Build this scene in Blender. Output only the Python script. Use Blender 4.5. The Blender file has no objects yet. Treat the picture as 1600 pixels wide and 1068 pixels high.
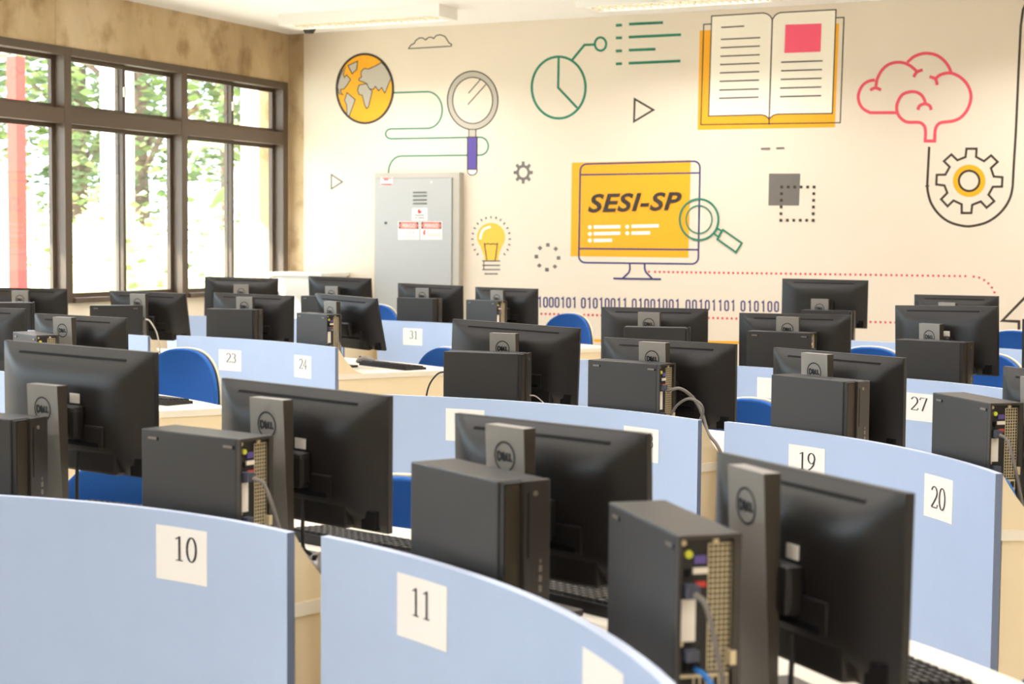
import bpy, bmesh, math, random
from mathutils import Vector, Matrix
from mathutils.geometry import tessellate_polygon
R = math.radians
SC = bpy.context.scene
COL = SC.collection

# ------------------------------------------------------------------ camera, world, sun, exposure
FPX, YAW, PITCH, ROLL, CAMZ = 2514.84, -.452046537, -.0637857163, .00832235435, 1.42
def cam_axes():
    cy, sy, cp, sp = math.cos(YAW), math.sin(YAW), math.cos(PITCH), math.sin(PITCH)
    f = Vector((sy*cp, cy*cp, sp)); r = Vector((cy, -sy, 0)); u = r.cross(f)
    cr, sr = math.cos(ROLL), math.sin(ROLL)
    return r*cr + u*sr, u*cr - r*sr, f
CR, CU, CF = cam_axes()
cd = bpy.data.cameras.new('camera'); cam = bpy.data.objects.new('camera', cd); COL.objects.link(cam)
cd.sensor_width = 36; cd.lens = FPX/1600*36; cd.clip_end = 300
cam.matrix_world = Matrix(((CR.x, CU.x, -CF.x, 0), (CR.y, CU.y, -CF.y, 0), (CR.z, CU.z, -CF.z, CAMZ), (0, 0, 0, 1)))
cd.dof.use_dof = True; cd.dof.focus_distance = 5.4; cd.dof.aperture_fstop = 5.6
SC.camera = cam
SC.view_settings.view_transform = 'Standard'; SC.view_settings.look = 'None'
SC.view_settings.gamma = 1; SC.view_settings.use_curve_mapping = False
SC.view_settings.exposure = 0.45
w = bpy.data.worlds.new('sky'); SC.world = w; w.use_nodes = True
bg = w.node_tree.nodes['Background']; bg.inputs[0].default_value = (.74, .87, 1.0, 1); bg.inputs[1].default_value = 5.5
sd = bpy.data.lights.new('sun', 'SUN'); sun = bpy.data.objects.new('sun', sd); COL.objects.link(sun)
sd.energy = 13.0; sd.angle = R(1.2); sd.color = (1, .95, .86)
sun.rotation_euler = Vector((.74, .62, -.74)).to_track_quat('-Z', 'Y').to_euler()
LAMP_POWER = 17.0
LAMP_X = (-6.2, -3.78, -1.36, 1.06); LAMP_Y = (10.28, 7.83, 5.38, 2.93, .48)

# ------------------------------------------------------------------ sight-line helper: photograph pixel -> point on a real plane
def ray(px, py):
    return CR*((px-800)/FPX) - CU*((py-534)/FPX) + CF
def atY(px, py, Y):
    d = ray(px, py); return d*(Y/d.y) + Vector((0, 0, CAMZ))
def atX(px, py, X):
    d = ray(px, py); return d*(X/d.x) + Vector((0, 0, CAMZ))
def atZ(px, py, z):
    d = ray(px, py); return d*((z-CAMZ)/d.z) + Vector((0, 0, CAMZ))

# ------------------------------------------------------------------ materials
def lin(c): return tuple((v/255/12.92 if v/255 <= .04045 else ((v/255+.055)/1.055)**2.4) for v in c) + (1,)
MATS = {}
def mat(name, rgb, rough=.5, metal=0, spec=.5, noise=0, scale=20, bump=0, emit=0, stretch=None, coat=0):
    m = bpy.data.materials.new(name); m.use_nodes = True; nt = m.node_tree; b = nt.nodes['Principled BSDF']
    b.inputs['Base Color'].default_value = lin(rgb); b.inputs['Roughness'].default_value = rough
    b.inputs['Metallic'].default_value = metal; b.inputs['Specular IOR Level'].default_value = spec
    if coat: b.inputs['Coat Weight'].default_value = coat
    if emit:
        b.inputs['Emission Color'].default_value = lin(rgb); b.inputs['Emission Strength'].default_value = emit
    if noise or bump:
        tc = nt.nodes.new('ShaderNodeTexCoord'); n = nt.nodes.new('ShaderNodeTexNoise')
        n.inputs['Scale'].default_value = scale; n.inputs['Detail'].default_value = 5
        src = tc.outputs['Object']
        if stretch:
            mp = nt.nodes.new('ShaderNodeMapping'); mp.inputs['Scale'].default_value = stretch
            nt.links.new(src, mp.inputs[0]); src = mp.outputs[0]
        nt.links.new(src, n.inputs[0])
        if noise:
            cr = nt.nodes.new('ShaderNodeValToRGB'); c = lin(rgb)
            cr.color_ramp.elements[0].position = .3; cr.color_ramp.elements[1].position = .7
            cr.color_ramp.elements[0].color = tuple(v*(1-noise) for v in c[:3]) + (1,)
            cr.color_ramp.elements[1].color = tuple(min(1, v*(1+noise*.6)) for v in c[:3]) + (1,)
            nt.links.new(n.outputs['Fac'], cr.inputs[0]); nt.links.new(cr.outputs[0], b.inputs['Base Color'])
        if bump:
            bp = nt.nodes.new('ShaderNodeBump'); bp.inputs['Strength'].default_value = bump; bp.inputs['Distance'].default_value = .01
            nt.links.new(n.outputs['Fac'], bp.inputs['Height']); nt.links.new(bp.outputs[0], b.inputs['Normal'])
    MATS[name] = m
    return m
mat('wall_cream', (231, 217, 195), .55, noise=.02, scale=2)
mat('wall_plain', (240, 228, 204), .7)
mat('ceiling_paint', (250, 248, 243), .8)
mat('floor_tile', (206, 200, 188), .35, noise=.08, scale=6)
mat('frame_brown', (88, 74, 60), .45)
mat('panel_blue', (180, 199, 230), .42, noise=.02, scale=9)
mat('panel_end', (112, 124, 148), .5)
mat('panel_edge', (196, 206, 224), .5)
mat('desk_beige', (238, 218, 178), .45, noise=.02, scale=5)
mat('top_beige', (240, 230, 208), .4, noise=.02, scale=5)
mat('mon_black', (26, 22, 19), .42, spec=.5)
mat('mon_dark', (14, 12, 12), .7, spec=.2)
mat('screen', (10, 10, 12), .12)
mat('riser_grey', (142, 137, 130), .42, spec=.6)
mat('riser_side', (64, 57, 48), .4)
mat('ink', (26, 23, 22), .6)
mat('tower_black', (48, 46, 45), .40, spec=.45)
mat('bezel_black', (54, 49, 44), .35)
mat('vent_dark', (24, 21, 18), .5)
mat('vent_metal', (92, 80, 62), .4, metal=.2)
mat('steel_cream', (216, 198, 158), .4, metal=.25)
mat('port_dark', (22, 18, 15), .5)
mat('latch', (120, 112, 100), .35)
mat('jack_yellow', (205, 205, 60), .5)
mat('port_purple', (92, 76, 140), .5)
mat('port_red', (205, 55, 45), .5)
mat('port_white', (235, 225, 205), .5)
mat('sticker', (245, 236, 222), .6)
mat('plug_grey', (74, 78, 90), .5)
mat('cable_black', (30, 28, 28), .45)
mat('cable_grey', (116, 108, 98), .45)
mat('cable_blue', (46, 128, 205), .45)
mat('cable_white', (205, 195, 180), .5)
mat('key_black', (40, 37, 35), .4)
mat('key_tray', (26, 24, 23), .45)
mat('mouse_grey', (120, 112, 102), .3)
mat('chair_blue', (34, 98, 178), .85, bump=.25, scale=400, noise=.06)
mat('chair_shell', (226, 214, 184), .5)
mat('chair_frame', (60, 58, 60), .4)
mat('paper', (250, 245, 238), .7)
mat('cab_grey', (176, 176, 172), .4, noise=.01, scale=3)
mat('cab_frame', (184, 178, 164), .45)
mat('white_metal', (232, 228, 216), .4)
mat('dark_gap', (138, 136, 130), .6)
mat('sign_red', (232, 120, 110), .6)
mat('sign_red2', (205, 50, 50), .6)
mat('lamp_white', (246, 243, 236), .5)
mat('lamp_metal', (225, 218, 200), .25, metal=.6)
mat('tube_on', (255, 250, 244), .5, emit=4)
mat('dome_dark', (50, 52, 48), .25)
for n, c in dict(m_orange=(248, 174, 8), m_teal=(24, 124, 92), m_dark=(60, 49, 32), m_navy=(50, 46, 110), m_pink=(252, 92, 120),
                 m_rose=(232, 82, 98), m_grey=(190, 181, 164), m_slate=(112, 106, 98), m_purple=(88, 70, 152), m_white=(252, 246, 232),
                 m_black=(56, 44, 34), m_bulb=(248, 192, 64), m_page=(252, 243, 222), m_red=(214, 70, 72), m_orange2=(222, 200, 178)).items():
    mat(n, c, .55)
mat('out_ground', (240, 236, 224), .9, noise=.08, scale=2)
mat('out_grass', (150, 175, 85), .9, noise=.2, scale=5)
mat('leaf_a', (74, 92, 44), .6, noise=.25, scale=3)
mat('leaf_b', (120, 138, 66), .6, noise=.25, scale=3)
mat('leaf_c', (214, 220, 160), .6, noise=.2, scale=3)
mat('bark', (104, 82, 66), .9, noise=.25, scale=6)
mat('post_red', (205, 48, 28), .5)
mat('col_white', (240, 236, 226), .7)
mat('col_pink', (214, 186, 168), .8)
mat('eave_wood', (214, 180, 140), .7, noise=.12, scale=4, stretch=(1, 6, 1))
# concrete: board-marked, stained
def concrete():
    m = bpy.data.materials.new('concrete'); m.use_nodes = True; nt = m.node_tree; b = nt.nodes['Principled BSDF']
    b.inputs['Roughness'].default_value = .85
    tc = nt.nodes.new('ShaderNodeTexCoord')
    def noise(scale, detail, st=None):
        n = nt.nodes.new('ShaderNodeTexNoise'); n.inputs['Scale'].default_value = scale; n.inputs['Detail'].default_value = detail
        mp = nt.nodes.new('ShaderNodeMapping'); mp.inputs['Scale'].default_value = st or (1, 1, 1)
        nt.links.new(tc.outputs['Object'], mp.inputs[0]); nt.links.new(mp.outputs[0], n.inputs[0]); return n.outputs['Fac']
    def ramp(f, stops):
        r = nt.nodes.new('ShaderNodeValToRGB'); e = r.color_ramp.elements
        while len(e) < len(stops): e.new(.5)
        for k, (p, c) in enumerate(stops): e[k].position = p; e[k].color = lin(c)
        nt.links.new(f, r.inputs[0]); return r.outputs[0]
    a = ramp(noise(2.2, 6, (1, 1, .55)), [(.28, (178, 154, 120)), (.5, (204, 180, 140)), (.72, (222, 202, 168))])
    c = ramp(noise(5, 10, (1, 1, .8)), [(.32, (206, 194, 178)), (.5, (250, 248, 244)), (1, (255, 255, 255))])
    mx = nt.nodes.new('ShaderNodeMix'); mx.data_type = 'RGBA'; mx.blend_type = 'MULTIPLY'; mx.inputs[0].default_value = 1
    nt.links.new(a, mx.inputs[6]); nt.links.new(c, mx.inputs[7]); nt.links.new(mx.outputs[2], b.inputs['Base Color'])
    bp = nt.nodes.new('ShaderNodeBump'); bp.inputs['Strength'].default_value = .25; bp.inputs['Distance'].default_value = .01
    nt.links.new(noise(30, 6), bp.inputs['Height']); nt.links.new(bp.outputs[0], b.inputs['Normal'])
    MATS['concrete'] = m
concrete()
def glass():
    m = bpy.data.materials.new('glass_pane'); m.use_nodes = True; nt = m.node_tree; nt.nodes.clear()
    o = nt.nodes.new('ShaderNodeOutputMaterial'); t = nt.nodes.new('ShaderNodeBsdfTransparent'); g = nt.nodes.new('ShaderNodeBsdfGlossy')
    g.inputs['Roughness'].default_value = .02; t.inputs[0].default_value = (.96, .98, .97, 1)
    mx = nt.nodes.new('ShaderNodeMixShader'); mx.inputs[0].default_value = .06
    nt.links.new(t.outputs[0], mx.inputs[1]); nt.links.new(g.outputs[0], mx.inputs[2]); nt.links.new(mx.outputs[0], o.inputs[0])
    MATS['glass_pane'] = m
glass()

# ------------------------------------------------------------------ mesh helpers
class MB:
    """collects shapes for ONE mesh object"""
    def __init__(s): s.bm = bmesh.new(); s.mats = []; s.cur = 0
    def m(s, name):
        if name not in s.mats: s.mats.append(name)
        s.cur = s.mats.index(name); return s
    def face(s, pts):
        try:
            f = s.bm.faces.new([s.bm.verts.new(p) for p in pts]); f.material_index = s.cur; return f
        except ValueError: return None
    def box(s, x0, y0, z0, x1, y1, z1, M=None, bev=0):
        vs = [Vector((x, y, z)) for z in (z0, z1) for y in (y0, y1) for x in (x0, x1)]
        if M is not None: vs = [M @ v for v in vs]
        v = [s.bm.verts.new(p) for p in vs]
        fs = [s.bm.faces.new([v[i] for i in q]) for q in ((0, 2, 3, 1), (4, 5, 7, 6), (0, 1, 5, 4), (2, 6, 7, 3), (0, 4, 6, 2), (1, 3, 7, 5))]
        for f in fs: f.material_index = s.cur
        if bev:
            es = {e for f in fs for e in f.edges}
            r = bmesh.ops.bevel(s.bm, geom=list(es), offset=bev, segments=2, affect='EDGES', profile=.6)
            for f in r['faces']: f.material_index = s.cur
        return s
    def hexa(s, a, b):
        """two quads (lists of 4 points) joined into a closed prism"""
        va = [s.bm.verts.new(p) for p in a]; vb = [s.bm.verts.new(p) for p in b]
        fs = [s.bm.faces.new(va[::-1]), s.bm.faces.new(vb)]
        n = len(va)
        for i in range(n): fs.append(s.bm.faces.new((va[i], va[(i+1) % n], vb[(i+1) % n], vb[i])))
        for f in fs: f.material_index = s.cur
        return s
    def cyl(s, p, axis, r, h, seg=16, r2=None):
        ax = Vector(axis).normalized(); q = ax.to_track_quat('Z', 'Y'); p = Vector(p); r2 = r if r2 is None else r2
        a = [p + q @ Vector((r*math.cos(t), r*math.sin(t), 0)) for t in [2*math.pi*k/seg for k in range(seg)]]
        b = [p + ax*h + q @ Vector((r2*math.cos(t), r2*math.sin(t), 0)) for t in [2*math.pi*k/seg for k in range(seg)]]
        return s.hexa(a, b)
    def tube(s, pts, r, seg=8):
        pts = [Vector(p) for p in pts]; rings = []; ref = Vector((0, 0, 1)); n = None
        for i, p in enumerate(pts):
            t = (pts[min(i+1, len(pts)-1)] - pts[max(i-1, 0)]).normalized()
            if n is None: n = t.cross(ref if abs(t.z) < .9 else Vector((1, 0, 0))).normalized()
            else: n = (n - t*n.dot(t)).normalized()
            b = t.cross(n)
            rings.append([s.bm.verts.new(p + n*(r*math.cos(a)) + b*(r*math.sin(a))) for a in [2*math.pi*k/seg for k in range(seg)]])
        fs = []
        for a, b in zip(rings, rings[1:]):
            for k in range(seg): fs.append(s.bm.faces.new((a[k], a[(k+1) % seg], b[(k+1) % seg], b[k])))
        fs.append(s.bm.faces.new(rings[0][::-1])); fs.append(s.bm.faces.new(rings[-1]))
        for f in fs: f.material_index = s.cur; f.smooth = True
        return s
    def build(s, name, parent=None, loc=(0, 0, 0), smooth=False):
        bmesh.ops.recalc_face_normals(s.bm, faces=s.bm.faces[:])
        me = bpy.data.meshes.new(name); s.bm.to_mesh(me); s.bm.free()
        for k in s.mats: me.materials.append(MATS[k])
        if smooth:
            for p in me.polygons: p.use_smooth = True
        o = bpy.data.objects.new(name, me); COL.objects.link(o); o.location = loc
        if parent: o.parent = parent
        return o
def smooth_pts(pts, n=6):
    P = [Vector(p) for p in pts]; P = [P[0]*2-P[1]] + P + [P[-1]*2-P[-2]]; out = []
    for i in range(1, len(P)-2):
        a, b, c, d = P[i-1:i+3]
        for k in range(n):
            t = k/n; out.append(.5*((2*b) + (c-a)*t + (2*a-5*b+4*c-d)*t*t + (3*b-a-3*c+d)*t**3))
    return out + [P[-2]]
def tag(o, label, cat, group=None, kind=None):
    o['label'] = label
    if cat: o['category'] = cat
    if group: o['group'] = group
    if kind: o['kind'] = kind
    return o
def empty(name, loc, rz=0):
    o = bpy.data.objects.new(name, None); COL.objects.link(o); o.location = loc; o.rotation_euler = (0, 0, rz)
    o.empty_display_size = .1; return o
def copy_tree(o, parent=None):
    c = o.copy(); COL.objects.link(c)
    if parent: c.parent = parent
    for ch in list(o.children): copy_tree(ch, c)
    return c
def struct(o): o['kind'] = 'structure'; return o

# ------------------------------------------------------------------ room shell
XW, YB, ZC = -7.495, 11.195, 3.08
XR, YF = 2.4, -3.2
struct(MB().m('floor_tile').box(XW-.3, YF-.1, -.1, XR+.1, YB+.2, 0).build('floor'))
struct(MB().m('ceiling_paint').box(XW-.3, YF-.1, ZC, XR+.1, YB+.2, ZC+.12).build('ceiling'))
wall_back = struct(MB().m('wall_cream').box(-7.35, YB, 0, XR+.1, YB+.15, ZC).m('concrete').box(XW-.3, YB+.006, 0, -7.35, YB+.15, ZC).build('wall_back'))
struct(MB().m('wall_plain').box(XR, YF, 0, XR+.12, YB, ZC).build('wall_right'))
struct(MB().m('wall_plain').box(XW-.14, YF-.12, 0, XR+.12, YF, ZC).build('wall_front'))
ZH, ZS = 2.685, .96     # window head and sill heights
wl = MB().m('concrete').box(XW-.16, YF, ZH, XW, YB, ZC)
wl.m('wall_plain').box(XW-.16, YF, 0, XW, YB, ZS)
wl.m('concrete').box(XW-.16, YF, ZS, XW, -1.67, ZH).box(XW-.16, 11.165, ZS, XW, YB, ZH)
struct(wl.build('wall_left'))
# lighter formwork strip on the concrete beam
struct(MB().m('concrete').box(XW, 8.42, ZH+.004, XW+.004, 8.60, ZC).build('trim_1'))

# windows: one per bay, post, head, transom, sill, sashes with panes
def window(n, y0, y1):
    """frame between y0 and y1 (clear opening), post of .07 after y1"""
    xi, xo = XW+.012, XW-.135
    f = MB().m('frame_brown')
    f.box(xo, y0-.07, ZS, xi, y0, ZH, bev=.003)                       # post
    f.box(xo, y0, ZH-.055, xi, y1, ZH, bev=.003)                        # head
    f.box(xo, y0, ZS, xi+.02, y1, ZS+.035, bev=.003)                   # sill rail
    if y1 > 11: f.box(xo, y1, ZS, xi, y1+.07, ZH, bev=.003)
    o = struct(f.build('window_%d' % n))
    struct(MB().m('frame_brown').box(xo+.01, y0, 2.175, xi-.004, y1, 2.275, bev=.003).build('transom', o))
    ym = (y0+y1)/2
    for (z0, z1) in ((ZS+.035, 2.175), (2.275, ZH-.055)):
        for k, (a, b) in enumerate(((y0, ym+.02), (ym-.02, y1))):
            x = XW-.055-.035*k
            s = MB().m('frame_brown'); t = .032
            s.box(x-.015, a, z0, x+.015, a+t, z1).box(x-.015, b-t, z0, x+.015, b, z1)
            s.box(x-.014, a+t, z0, x+.014, b-t, z0+.03).box(x-.014, a+t, z1-.03, x+.014, b-t, z1)
            s = struct(s.build('sash', o))
            struct(MB().m('glass_pane').box(x-.002, a+t, z0+.03, x+.002, b-t, z1-.03).build('glass', s))
            if k == 0 and z0 > 2: struct(MB().m('lamp_metal').box(x+.015, b-.028, z0+.13, x+.03, b-.006, z0+.20, bev=.003).build('latch', s))
    return o
for n in range(10):
    y0 = 9.83-1.27*n
    window(n+1, y0, y0+(1.265 if n == 0 else 1.20))

# ------------------------------------------------------------------ printed mural (flat print on the back wall)
class Mural:
    def __init__(s): s.mb = MB(); s.layer = 0
    def w(s, p): return atY(p[0], p[1], YB - .0006 - .00018*s.layer)
    def fill(s, m, pts):
        s.layer += 1; s.mb.m(m)
        P = [s.w(p) for p in pts]
        vs = [s.mb.bm.verts.new(p) for p in P]
        for t in tessellate_polygon([[Vector((p[0], p[1], 0)) for p in pts]]):
            try: f = s.mb.bm.faces.new([vs[i] for i in t]); f.material_index = s.mb.cur
            except ValueError: pass
        return s
    def line(s, m, pts, wd, closed=False):
        s.layer += 1; s.mb.m(m); wd = wd*1.22 if wd < 2.6 else wd*1.06
        n = len(pts); L, Rr = [], []
        V = [Vector((p[0], p[1])) for p in pts]
        for i in range(n):
            a = V[(i-1) % n] if (closed or i > 0) else None; b = V[(i+1) % n] if (closed or i < n-1) else None
            d1 = (V[i]-a).normalized() if a is not None else None; d2 = (b-V[i]).normalized() if b is not None else None
            d = d1 if d2 is None else d2 if d1 is None else (d1+d2)
            if d.length < 1e-4: d = d1
            d = d.normalized(); nn = Vector((-d.y, d.x)); k = 1
            if d1 is not None and d2 is not None: k = min(2, 1/max(.4, abs(nn.dot(Vector((-d1.y, d1.x))))))
            L.append(s.w(V[i]+nn*wd/2*k)); Rr.append(s.w(V[i]-nn*wd/2*k))
        for i in range(n if closed else n-1):
            j = (i+1) % n; s.mb.face((L[i], Rr[i], Rr[j], L[j]))
        return s
    def done(s, name, label):
        o = s.mb.build(name, wall_back); o['label'] = label; o['kind'] = 'structure'; return o
def ell(cx, cy, rx, ry, a0=0, a1=360, n=48):
    return [(cx+rx*math.cos(R(a0+(a1-a0)*k/n)), cy+ry*math.sin(R(a0+(a1-a0)*k/n))) for k in range(n if abs(a1-a0) == 360 else n+1)]
def tr(pts, s, ox, oy): return [(ox+x/s, oy+y/s) for x, y in pts]
def sm(pts, n=5): return [(p.x, p.y) for p in smooth_pts([(x, y, 0) for x, y in pts], n)]

G = lambda p: tr(p, 5.087, 500, 70)
m = Mural().fill('m_orange', ell(570, 138.3, 44, 54))
NA = G([(205, 175), (185, 235), (195, 260), (210, 238), (243, 275), (215, 320), (190, 350), (162, 355), (165, 375), (185, 400), (150, 385), (139, 330), (152, 270), (175, 215)])
SA = G([(215, 380), (280, 435), (232, 570), (214, 555), (212, 480), (195, 440)])
EU = G([(488, 140), (440, 168), (385, 192), (350, 187), (328, 210), (325, 240), (330, 255), (308, 270), (312, 285), (345, 295), (375, 310), (370, 330), (395, 350), (425, 355), (440, 330), (465, 365), (490, 340), (515, 385), (564, 265), (543, 215), (515, 170)])
AF = G([(310, 320), (370, 308), (390, 345), (415, 370), (385, 495), (370, 507), (355, 480), (335, 400), (310, 395), (298, 360)])
GR = G([(222, 165), (298, 130), (292, 195), (255, 230)])
for p in (NA, SA, EU, AF, GR): m.fill('m_grey', p).line('m_dark', p, 1.1, True)
m.line('m_black', ell(570, 138.3, 44, 54), 3.2, True).done('globe_print', 'orange and grey globe printed on the wall')
gl = [(615, 144.8), (668, 143.2)] + [(668+23*math.sin(R(a)), 171.8-28.6*math.cos(R(a))) for a in range(10, 180, 10)] + [(668, 200.4), (611, 201.3)] + \
     [(611-8.5*math.sin(R(a)), 209-7.7*math.cos(R(a))) for a in range(20, 180, 20)] + [(611, 216.7), (750, 214.3)] + \
     [(750+13*math.sin(R(a)), 228.2-14*math.cos(R(a))) for a in range(15, 180, 15)] + [(750, 242.2), (627, 243.7)] + [(627-20*math.sin(R(a)), 269-25.5*math.cos(R(a))) for a in range(15, 91, 15)] + [(607, 274)]
Mural().line('m_teal', gl, 2.0).done('ribbon_print', 'green winding line from globe to cabinet')
m = Mural().fill('m_grey', ell(738.5, 156.8, 39.5, 45.7)).fill('wall_cream', ell(738.5, 156.8, 31.2, 36)).line('m_dark', ell(738.5, 156.8, 39.5, 45.7), 1.5, True).line('m_dark', ell(738.5, 156.8, 31.2, 36), 1.4, True)
m.line('m_dark', G([(1275, 275), (1180, 385)]), 1.3).line('m_dark', G([(1318, 315), (1175, 475)]), 1.3)
nk = G([(1182, 672), (1240, 672), (1238, 732), (1182, 732)]); hd = G([(1172, 733), (1248, 733), (1245, 990), (1172, 990)])
cp = G([(1172, 990), (1248, 990), (1246, 1010), (1232, 1028), (1208, 1036), (1186, 1028), (1174, 1010)])
m.fill('m_grey', nk).line('m_dark', nk, 1.2, True).fill('m_purple', hd).line('m_dark', hd, 1.4, True).fill('m_white', cp).line('m_dark', cp, 1.2, True).done('magnifier_print', 'grey magnifying glass with purple handle')
C2 = lambda p: tr(p, 3.815, 460, 0)
cl = C2([(680, 290), (935, 275), (937, 264), (922, 256), (912, 240), (897, 217), (870, 207), (845, 212), (830, 230), (818, 222), (800, 222), (782, 238), (765, 226), (745, 226), (722, 242), (715, 258), (695, 268)])
Mural().line('m_dark', cl, 1.4, True).done('cloud_print', 'thin outlined cloud')
C4 = lambda p: tr(p, 3.636, 800, 0)
m = Mural().line('m_teal', ell(872.9, 136.7, 42, 48.2), 3.6, True).line('m_teal', C4([(265, 325), (262, 497), (370, 612)]), 3.4).line('m_teal', C4([(342, 340), (412, 255), (470, 253)]), 3.6).line('m_teal', ell(938.3, 68.8, 8.8, 10.3), 3.4, True)
m.done('pie_chart_print', 'green pie chart with a small ring')
m = Mural()
for y in (143, 215, 289, 362): m.line('m_teal', C4([(590, y+1), (625, y-1)]), 4)
for a, b in (((665, 137), (858, 128)), ((663, 211), (960, 197)), ((663, 285), (815, 279)), ((663, 359), (957, 346))): m.line('m_teal', C4([a, b]), 4)
m.done('list_print', 'green bulleted list lines')
Mural().line('m_dark', C4([(697, 562), (693, 690), (803, 624)]), 3, True).done('play_print', 'brown play triangle')
Mural().line('m_slate', [(517.7, 272.5), (517.7, 295), (535, 284)], 2, True).done('play_print', 'small grey play triangle')
def gear(cx, cy, ro, ri, asp, nt=8, tw=.42):
    P = []
    for k in range(nt):
        a = 2*math.pi*k/nt; h = math.pi/nt*tw*1.1; h2 = math.pi/nt*tw*.85
        for r_, t in ((ri, a-h*1.25), (ro, a-h2), (ro, a+h2), (ri, a+h*1.25)): P.append((cx+r_*math.sin(t), cy-r_*asp*math.cos(t)))
    return P
Mural().fill('m_slate', gear(817.5, 269.4, 15.2, 10.6, 1.16)).fill('wall_cream', ell(817.5, 269.4, 6.6, 7.7)).done('gear_print', 'small solid grey gear')
B8 = lambda p: tr(p, 8.217, 720, 320)
bulb = B8([(390+180*math.cos(R(a)), 412+182*math.sin(R(a))) for a in range(140, 402, 8)] + [(505, 590), (485, 650), (480, 716), (305, 716), (298, 650), (272, 590)])
m = Mural().fill('m_bulb', bulb).line('m_white', B8(sm([(250, 440), (262, 370), (300, 310), (380, 280)])), 3.4)
fil = B8([(298, 490), (318, 505), (350, 495), (385, 506), (415, 495), (445, 506), (478, 490)])
m.line('m_dark', fil, 1.2).line('m_dark', B8([(304, 500), (335, 716)]), 1.3).line('m_dark', B8([(470, 500), (441, 716)]), 1.3)
for a, b, y in ((275, 505, 718), (275, 505, 775), (275, 505, 829), (305, 475, 884)): m.line('m_slate', B8([(a, y), (b, y)]), 1.6)
m.line('m_slate', B8([(295, 718), (295, 829)]), 1.3)
for x, y in ((217, 240), (178, 298), (155, 367), (148, 438), (155, 510), (180, 575), (217, 632), (265, 195), (323, 168), (387, 158), (452, 165), (510, 192), (558, 238), (598, 296), (622, 362), (628, 438), (622, 510), (600, 575), (560, 632)):
    d = Vector((x-390, y-430)).normalized()*15; m.line('m_slate', B8([(x-d.x, y-d.y), (x+d.x, y+d.y)]), 1.7)
m.done('light_bulb_print', 'yellow light bulb with short rays')
m = Mural()
for k, (x, y) in enumerate(((1118, 513), (1218, 563), (1255, 680), (1208, 790), (1105, 830), (1008, 777), (970, 662), (1017, 553))):
    s_ = 23 if k % 2 == 0 else 31; a0 = 45 if k % 2 == 0 else 0; r_ = s_*1.414 if k % 2 == 0 else s_
    m.fill('m_slate', B8([(x+r_*math.cos(R(a0+90*q)), y+r_*math.sin(R(a0+90*q))) for q in range(4)]))
m.done('loading_ring_print', 'ring of eight grey squares')
K = lambda p: tr(p, 4.854, 1080, 0)
m = Mural().fill('m_orange', K([(65, 232), (1122, 178), (1090, 965), (48, 985)])).line('m_dark', K([(95, 185), (1158, 132), (1130, 930), (73, 945)]), 1.5, True)
pl = K([(155, 122), (545, 98), (575, 105), (600, 122), (615, 148), (590, 905), (580, 890), (560, 876), (530, 870), (132, 880)])
pr = K([(615, 148), (635, 118), (655, 102), (680, 95), (1098, 73), (1070, 860), (655, 865), (625, 873), (605, 887), (590, 905)])
m.fill('m_page', pl).fill('m_page', pr).line('m_dark', pl, 1.5, True).line('m_dark', pr, 1.5, True).line('m_dark', K([(615, 148), (590, 945)]), 1.7)
m.line('m_dark', K([(228, 208), (402, 198)]), 1.6)
for k, y in enumerate((299, 362, 427, 490, 553, 617, 683, 745)): m.line('m_dark', K([(225-2*k, y), (523-1.7*k, y-14+.8*k)]), 1.6)
m.fill('m_pink', K([(715, 187), (988, 178), (980, 392), (707, 402)]))
for a, b in (((682, 472), (997, 461)), ((682, 537), (992, 527)), ((678, 602), (990, 593)), ((674, 668), (987, 659)), ((674, 733), (985, 725))): m.line('m_dark', K([a, b]), 1.6)
m.done('book_print', 'open book with orange cover and pink picture')
A5 = lambda p: tr(p, 5.932, 1320, 60)
m = Mural()
for p, s_ in (([(280, 385), (225, 395), (170, 430), (135, 490), (125, 550), (140, 610), (175, 655), (235, 688)], 1), ([(230, 688), (475, 688)], 0),
             ([(287, 460), (300, 380), (340, 300), (400, 245), (470, 222), (540, 225), (600, 250), (640, 280), (668, 308)], 1), ([(722, 290), (668, 312), (637, 358)], 1),
             ([(235, 480), (262, 464), (290, 460), (337, 477)], 1), ([(578, 222), (640, 170), (710, 143), (770, 138), (850, 155), (920, 205), (965, 265), (987, 322)], 1),
             ([(840, 374), (880, 340), (940, 322), (1000, 325), (1070, 360), (1130, 420), (1165, 500), (1165, 580), (1130, 670), (1070, 735), (1000, 765), (900, 778), (860, 800), (838, 850), (832, 950)], 1),
             ([(485, 690), (520, 740), (580, 775), (690, 778), (735, 810), (748, 860), (745, 950)], 1), ([(731, 950), (846, 950)], 0), ([(785, 353), (840, 376), (857, 432)], 1),
             ([(490, 700), (480, 640), (495, 580), (535, 520), (600, 495), (660, 497), (710, 525), (740, 575), (744, 612)], 1), ([(677, 662), (692, 625), (742, 605), (788, 625), (800, 662)], 1)):
    m.line('m_rose', A5(sm(p) if s_ else p), 4.6)
m.done('brain_print', 'pink outlined brain')
E6 = lambda p: tr(p, 6.675, 1400, 200)
gp = E6([(735, 215), (840, 215), (835, 300), (918, 345), (992, 285), (1060, 352), (990, 418), (1020, 505), (1110, 512), (1105, 610), (1010, 612), (965, 695), (1025, 762), (945, 830), (885, 765), (795, 800), (785, 885), (685, 885), (685, 795), (600, 755), (538, 815), (470, 742), (535, 675), (505, 598), (420, 588), (425, 488), (515, 485), (560, 405), (500, 345), (578, 275), (640, 335), (725, 302)])
m = Mural().line('m_dark', gp, 3.4, True).line('m_orange', ell(1514.3, 282.4, 19.9, 19.6), 10.5, True).line('m_dark', ell(1514.3, 282.4, 16, 15.8), 3.4, True)
m.done('gear_outline_print', 'outlined gear with yellow ring')
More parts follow.
